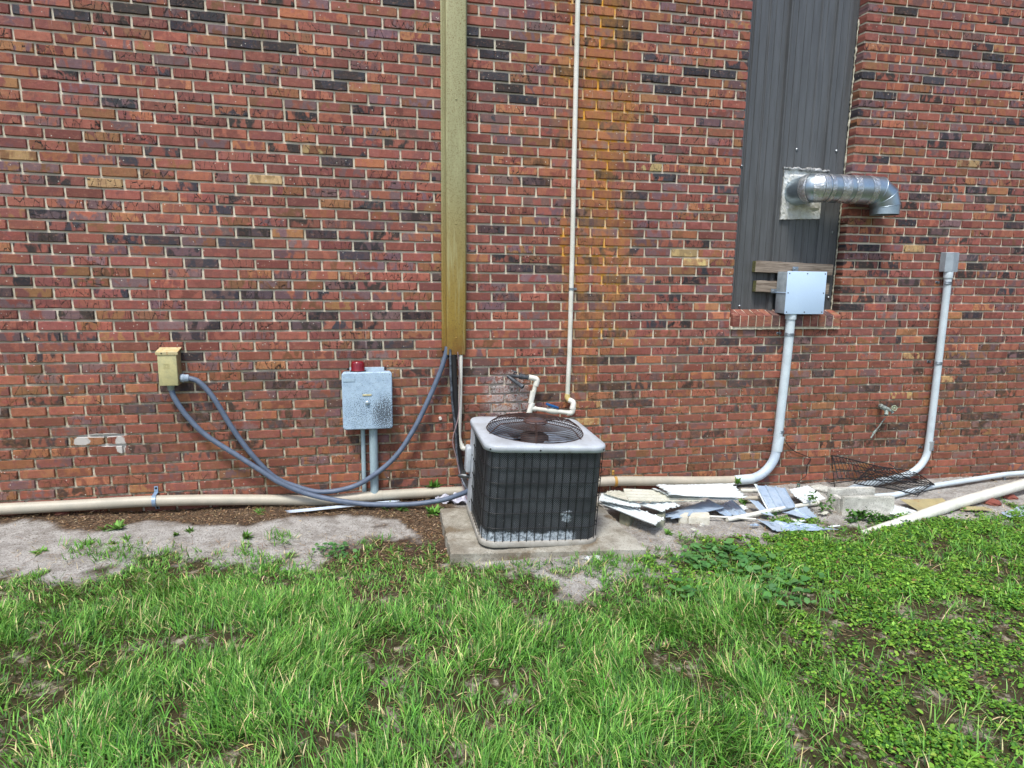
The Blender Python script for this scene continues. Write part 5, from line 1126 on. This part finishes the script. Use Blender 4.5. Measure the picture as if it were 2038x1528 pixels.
def blades(bx, by, bz, L, W, az, lean, bend, col0, segs=4, flat=0.0):
    """grass blades: arrays; each a bent ribbon of segs quads"""
    n = len(bx); S_ = segs+1; t = np.linspace(0, 1, S_)[None, :]
    ang = lean[:, None]+bend[:, None]*t                      # angle from vertical
    ds = L[:, None]/segs; r = np.concatenate([np.zeros((n, 1)), np.cumsum(np.sin(ang[:, :-1])*ds, 1)], 1); z = np.concatenate([np.zeros((n, 1)), np.cumsum(np.cos(ang[:, :-1])*ds, 1)], 1)
    z = np.maximum(z, .003)
    cx = bx[:, None]+r*np.cos(az)[:, None]; cyy = by[:, None]+r*np.sin(az)[:, None]; cz = bz[:, None]+z
    wd = W[:, None]*np.clip(1-t**2.2, .04, 1)*(.55+.45*np.clip(t*4, 0, 1)); px, py = -np.sin(az)[:, None], np.cos(az)[:, None]
    Lf = np.stack([cx-px*wd, cyy-py*wd, cz], -1); Rt = np.stack([cx+px*wd, cyy+py*wd, cz], -1); V = np.stack([Lf, Rt], 2).reshape(-1, 3)
    base = (np.arange(n)*S_*2)[:, None]; k = np.arange(segs)[None, :]*2; F = np.stack([base+k, base+k+1, base+k+3, base+k+2], -1).reshape(-1, 4)
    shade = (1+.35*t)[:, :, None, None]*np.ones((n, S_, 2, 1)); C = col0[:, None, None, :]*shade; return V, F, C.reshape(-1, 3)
def leaves(cx, cy, cz, s, az, tilt, col0, asp=.75, roll=None, pet=0):
    """small cupped six-sided leaves"""
    n = len(cx); ang = np.linspace(0, 2*np.pi, 7)[:-1]; u = np.cos(ang)[None]*s[:, None]; v = np.sin(ang)[None]*s[:, None]*asp; w = np.abs(np.sin(ang))[None]*s[:, None]*.25
    ct, st_ = np.cos(tilt)[:, None], np.sin(tilt)[:, None]; x1 = u*ct-w*st_; z1 = u*st_+w*ct; ca, sa = np.cos(az)[:, None], np.sin(az)[:, None]
    V = np.stack([cx[:, None]+x1*ca-v*sa, cy[:, None]+x1*sa+v*ca, cz[:, None]+z1], -1).reshape(-1, 3); F = (np.arange(n)*6)[:, None]+np.arange(6)[None]
    return V, F, np.repeat(col0, 6, 0)
def pick_col(n, pal, wts, var=.18):
    pal = np.array([s2l(c) for c in pal]); i = rng.choice(len(pal), n, p=np.array(wts)/sum(wts)); return np.clip(pal[i]*(1+rng.normal(0, var, (n, 1)))*(1+rng.normal(0, .06, (n, 3))), .004, .9)
GPAL = [(78, 128, 50), (94, 148, 56), (120, 168, 74), (54, 94, 42), (148, 182, 98), (196, 182, 134)]
def scatter(n, x0, x1, y0, y1): return rng.uniform(x0, x1, n), rng.uniform(y0, y1, n)
def rightness(X, Y):                     # 0 where long grass grows, 1 where low clover-like cover does
    return np.clip((X-1.35-.25*(Y+2.6)+(fbm(X, Y, 1.3, 21)-.5)*1.3)/.5, 0, 1)
# long lawn grass
Vs, Fs, Cs = [], [], []; off = 0
X, Y = scatter(900000, -4.0, 7.0, -4.2, -.75); lw, mu_, so_ = zones(X, Y); rt = rightness(X, Y)
clump = fbm(X, Y, 4.0, 33); vis = (np.abs(X-.33*(Y+4.6)) < .88*(Y+4.6)+.35)
keep = rng.random(len(X)) < lw*(1-.95*rt)*np.clip((clump-.33)*3.6, .12, 1)*np.clip((fbm(X, Y, 1.6, 44)-.25)*3.2, .3, 1)*np.where(vis, 1, .10)*.85
X, Y = X[keep], Y[keep]; n = len(X); cl = clump[keep]; ed = np.clip((grass_edge(X)-Y)/.5, 0.35, 1)
L = rng.uniform(.030, .100, n)*(.55+.9*cl)*ed*1.15; az = fbm(X, Y, 2.5, 91)*14+rng.normal(0, 1.1, n)
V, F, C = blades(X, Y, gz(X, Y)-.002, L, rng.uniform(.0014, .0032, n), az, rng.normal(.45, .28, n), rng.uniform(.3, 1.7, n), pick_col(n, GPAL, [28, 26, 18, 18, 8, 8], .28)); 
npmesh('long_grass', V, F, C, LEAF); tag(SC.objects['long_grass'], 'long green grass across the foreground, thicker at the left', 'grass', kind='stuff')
# sparse sprouts on the sand plus grass tufts in the clover
X, Y = scatter(15000, -3.5, 6.5, -2.2, -.25); lw, mu_, so_ = zones(X, Y); dn = fbm(X, Y, 3.2, 50); inside = (X > .40) & (X < 1.5) & (Y > -1.28)
keep = (rng.random(len(X)) < (np.clip((dn-.55)*6, 0, 1)*.55+.9*np.clip(1-np.hypot((X-.02)/.42, (Y+1.05)/.42), 0, 1)+.8*np.clip((fbm(X, Y, 4.2, 71)-.46)*5, 0, 1)*np.clip((grass_edge(X)+.42-Y)/.3, 0, 1))*(1-lw*.4)) & ~inside & (Y < np.where(X > 1.4, -.95, -.55)); X, Y = X[keep], Y[keep]
k = 7; X = np.repeat(X, k)+rng.normal(0, .014, len(X)*k); Y = np.repeat(Y, k)+rng.normal(0, .014, len(Y)*k); n = len(X)
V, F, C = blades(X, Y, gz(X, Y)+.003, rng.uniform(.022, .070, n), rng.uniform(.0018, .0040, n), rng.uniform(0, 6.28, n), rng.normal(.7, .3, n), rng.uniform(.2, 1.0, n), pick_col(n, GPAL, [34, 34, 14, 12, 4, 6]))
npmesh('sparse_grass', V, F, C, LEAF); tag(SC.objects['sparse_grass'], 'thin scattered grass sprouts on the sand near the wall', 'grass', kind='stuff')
# low clover-like cover, right
X, Y = scatter(700000, .3, 7.2, -4.2, -.45); lw, mu_, so_ = zones(X, Y); rt = rightness(X, Y); dn = fbm(X, Y, 5.5, 61); patchy = fbm(X, Y, 1.7, 77)
extra = np.clip(1-np.hypot((X-3.95)/.75, (Y+1.05)/.30), 0, 1)*1.6
keep = rng.random(len(X)) < np.clip(lw*rt+extra*.5, 0, 1)*np.clip((dn-.36)*4.5, .05, 1)*np.clip((patchy-.22)*3.5, .25, 1)*np.where(np.abs(X-.33*(Y+4.6)) < .88*(Y+4.6)+.35, 1, .15)
X, Y = X[keep], Y[keep]; n = len(X); hgt = rng.uniform(.004, .026, n)*(.6+.9*dn[keep])
V, F, C = leaves(X, Y, gz(X, Y)+hgt, rng.gamma(6, .0010, n)+.001, rng.uniform(0, 6.28, n), rng.normal(0, .5, n), pick_col(n, [(104, 152, 52), (124, 172, 60), (78, 126, 46), (152, 192, 78), (56, 98, 42), (126, 98, 66)], [30, 26, 22, 9, 12, 3]))
npmesh('clover_cover', V, F, C, LEAF); tag(SC.objects['clover_cover'], 'low bright green clover-like cover over the ground at the right', 'ground cover', kind='stuff')
# grass tufts within the clover
pts = [(1700, 1180), (1745, 1195), (1725, 1160), (1930, 1110), (1960, 1100), (1640, 1210), (1480, 1200), (1870, 1190), (1990, 1070), (1640, 1085), (1900, 1215), (1560, 1170), (1300, 1165), (1610, 1240), (1820, 1150), (2010, 1190), (1760, 1080), (1850, 1075)]
X = []; Y = []
for q in pts:
    g = G(*q); X += list(g.x+rng.normal(0, .022, 34)); Y += list(g.y+rng.normal(0, .022, 34))
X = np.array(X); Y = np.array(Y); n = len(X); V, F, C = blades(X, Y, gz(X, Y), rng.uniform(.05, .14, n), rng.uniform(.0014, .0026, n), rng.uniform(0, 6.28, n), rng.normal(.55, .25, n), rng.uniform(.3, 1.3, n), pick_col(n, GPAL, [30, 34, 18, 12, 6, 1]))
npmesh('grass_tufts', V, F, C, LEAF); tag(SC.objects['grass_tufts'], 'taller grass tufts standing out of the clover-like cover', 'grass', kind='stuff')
# broad-leaved creeper on the lawn's right half
X = []; Y = []
for (q, r0_, m_) in (((1430, 1105), .16, 60), ((1400, 1130), .14, 34), ((1475, 1120), .15, 34), ((1530, 1160), .22, 60), ((1500, 1190), .25, 50), ((1380, 1190), .16, 26), ((1600, 1200), .2, 20), ((660, 1095), .10, 44), ((680, 1112), .07, 20)):
    g = G(*q); X += list(g.x+rng.normal(0, r0_*.6, m_)); Y += list(g.y+rng.normal(0, r0_*.35, m_))
X = np.array(X); Y = np.array(Y); n = len(X); big_ = np.where(X < .3, .6, 1.0)
V, F, C = leaves(X, Y, gz(X, Y)+rng.uniform(.025, .055, n)*big_, rng.uniform(.013, .030, n)*big_, rng.uniform(0, 6.28, n), rng.normal(0, .30, n), pick_col(n, [(84, 134, 74), (98, 148, 84), (70, 118, 64)], [3, 3, 2], .1), asp=.85)
npmesh('broadleaf_creeper', V, F, C, LEAF); tag(SC.objects['broadleaf_creeper'], 'broad rounded blue-green leaves creeping over the lawn', 'ground cover', kind='stuff')
# mulch and litter
CH = leafmat('litter', None, .9); X, Y = scatter(80000, -3.4, 6.2, -1.6, -.01); lw, mu_, so_ = zones(X, Y); rgt = np.clip((X-1.5)/.3, 0, 1)*np.clip((Y+.45)/.3, 0, 1)
keep = rng.random(len(X)) < np.clip(mu_*.9+so_*.5+rgt*.30+.035, 0, 1)*np.where((X > .42) & (X < 1.5) & (Y > -1.28), 0, 1); X, Y = X[keep], Y[keep]; n = len(X)
V, F, C = blades(X, Y, gz(X, Y)+rng.uniform(.004, .020, n), rng.uniform(.006, .035, n), rng.uniform(.001, .0035, n), rng.uniform(0, 6.28, n), rng.normal(1.45, .18, n), rng.normal(0, .2, n), pick_col(n, [(104, 78, 58), (140, 108, 78), (72, 52, 40), (186, 156, 118), (214, 194, 160), (48, 36, 30)], [28, 26, 18, 14, 7, 14]), segs=2)
npmesh('bark_mulch', V, F, C, CH); tag(SC.objects['bark_mulch'], 'brown bark mulch and dry litter along the wall foot', 'mulch', kind='stuff')
# dead grass and sticks in the lawn
X, Y = scatter(26000, -3, 6, -4, -.6); lw, _, _ = zones(X, Y); keep = rng.random(len(X)) < .5; X, Y = X[keep], Y[keep]; n = len(X)
V, F, C = blades(X, Y, gz(X, Y)+.004, rng.uniform(.02, .08, n), rng.uniform(.0008, .0016, n), rng.uniform(0, 6.28, n), rng.normal(1.35, .15, n), rng.normal(0, .4, n), pick_col(n, [(196, 176, 136), (160, 132, 96), (120, 86, 64)], [3, 3, 2]), segs=3)
npmesh('dry_stems', V, F, C, CH); tag(SC.objects['dry_stems'], 'dry straw-coloured stems scattered in the lawn', 'dry grass', kind='stuff')
# single weeds
def weed(q, size, nl, label, upright=.5, asp=.34, Y=None, pal=None, name='weed', col=(92, 136, 58)):
    g = G(*q) if Y is None else P(q[0], q[1], Y); t_ = thing(name, g, label, 'plant'); n = nl
    az = rng.uniform(0, 6.28, n); V, F, C = blades(rng.normal(0, size*.12, n), rng.normal(0, size*.12, n), np.zeros(n), rng.uniform(.5, 1, n)*size, rng.uniform(.7, 1.1, n)*size*asp*.5, az, rng.normal(upright, .3, n), rng.uniform(.1, .9, n), pick_col(n, [col, tuple(int(c*.8) for c in col), tuple(min(255, int(c*1.15)) for c in col)], [3, 2, 2], .1), segs=5)
    npmesh('leaves', V, F, C, LEAF, t_)
    mb = MB(); 
    for k in range(3): mb.tube([g+Vector((0, 0, -.01)), g+Vector((rnd.gauss(0, size*.2), rnd.gauss(0, size*.2), size*.35))], .0016, 5)
    mb.build('stem', worn('weed_stem', s2l((104, 128, 62)), rough=.7) if 'weed_stem' not in bpy.data.materials else bpy.data.materials['weed_stem'], t_); return t_
for q, s_, n_, up, lab in (
    ((236, 1052), .075, 22, .9, 'bright green rosette weed on the mulch edge below the blue pipe strap'),
    ((205, 1054), .05, 12, 1.1, 'small yellowing weed just left of the bright rosette weed on the mulch'),
    ((80, 1098), .06, 16, 1.2, 'low leafy rosette alone on the pale sand at the far left'),
    ((176, 1083), .06, 16, 1.1, 'spreading weed on the sand, left one of a close pair'),
    ((226, 1082), .04, 14, .9, 'small round weed on the sand below the bright rosette weed'),
    ((252, 1072), .04, 14, .9, 'tiny weed on the sand, right of the round one'),
    ((350, 1066), .045, 16, .8, 'small weed on the sand below the middle of the mulch strip'),
    ((378, 1058), .05, 16, .9, 'grassy weed at the mulch edge right of the small sand weed'),
    ((490, 1072), .07, 20, .6, 'taller weed on the sand at the edge of the lawn, left of centre'),
    ((516, 1022), .07, 18, .9, 'green weed in the mulch under the tan conduit'),
    ((506, 1004), .06, 14, .4, 'thin upright weed right in front of the tan conduit'),
    ((770, 1012), .07, 26, 1.0, 'weed creeping along the ribbed hose, left end of the green strip'),
    ((800, 1016), .07, 26, 1.0, 'weed creeping below the ribbed hose, middle of the green strip'),
    ((862, 1024), .09, 40, .8, 'bushy weed beside the left corner of the concrete slab'),
    ((1246, 974), .085, 34, .5, 'dense small plant below the yellow pipe strap by the pile'),
    ((1400, 1008), .07, 30, .8, 'green weed growing up between the metal sheets'),
    ((1478, 1001), .06, 26, .8, 'weed behind the small blue sheet in the pile'),
    ((1330, 1062), .05, 22, .9, 'weed on the sand in front of the long white sheet'),
    ((1152, 1100), .05, 26, .9, 'small weed at the front edge of the concrete slab'),
    ((940, 1096), .05, 22, .9, 'little weed on the front left corner of the concrete slab')):
    weed(q, s_, n_, lab, up)
weed((1468, 962), .07, 26, 'small plant growing in front of the conduit bend under the window', .5, Y=-.10)
weed((866, 972), .09, 34, 'dark green weed between the wall and the tan conduit, under the hose', .6, Y=-.02, col=(70, 112, 44))
def vine(path, nl, size, label):
    t_ = thing('vine', G(*path[0][:2]), label, 'plant'); pts = spline([G(*q) for q in path], .012); mb = MB(); mb.tube(pts, .0022, 5); mb.build('stem', bpy.data.materials['weed_stem'], t_)
    i = rng.integers(0, len(pts), nl); c = np.array([tuple(pts[k]) for k in i])+rng.normal(0, size*.9, (nl, 3)); c[:, 2] = np.maximum(c[:, 2], gz(c[:, 0], c[:, 1])+.005); c -= np.array(tuple(t_.location))
    V, F, C = leaves(c[:, 0], c[:, 1], c[:, 2], rng.uniform(.6, 1.1, nl)*size, rng.uniform(0, 6.28, nl), rng.normal(.3, .5, nl), pick_col(nl, [(66, 110, 48), (84, 130, 56), (50, 88, 42)], [3, 2, 2], .12)); npmesh('leaves', V, F, C, LEAF, t_)
vine([(1612, 985, .10), (1622, 992, .12), (1632, 1008, .06), (1650, 1014, .04)], 40, .017, 'dark leafy vine climbing over the right end of the slim white pipe')
vine([(1650, 1012, .03), (1655, 1000, .09), (1648, 990, .12)], 22, .015, 'dark leafy vine against the left side of the hollow concrete block')
vine([(1520, 1026, .03), (1545, 1022, .05), (1535, 1016, .07)], 20, .014, 'few dark leaves lying over the slim white pipe, left part')
vine([(1690, 1035, .02), (1710, 1022, .05), (1735, 1030, .04), (1765, 1033, .03), (1800, 1040, .02)], 260, .018, 'dense dark green growth along the front foot of the hollow block')
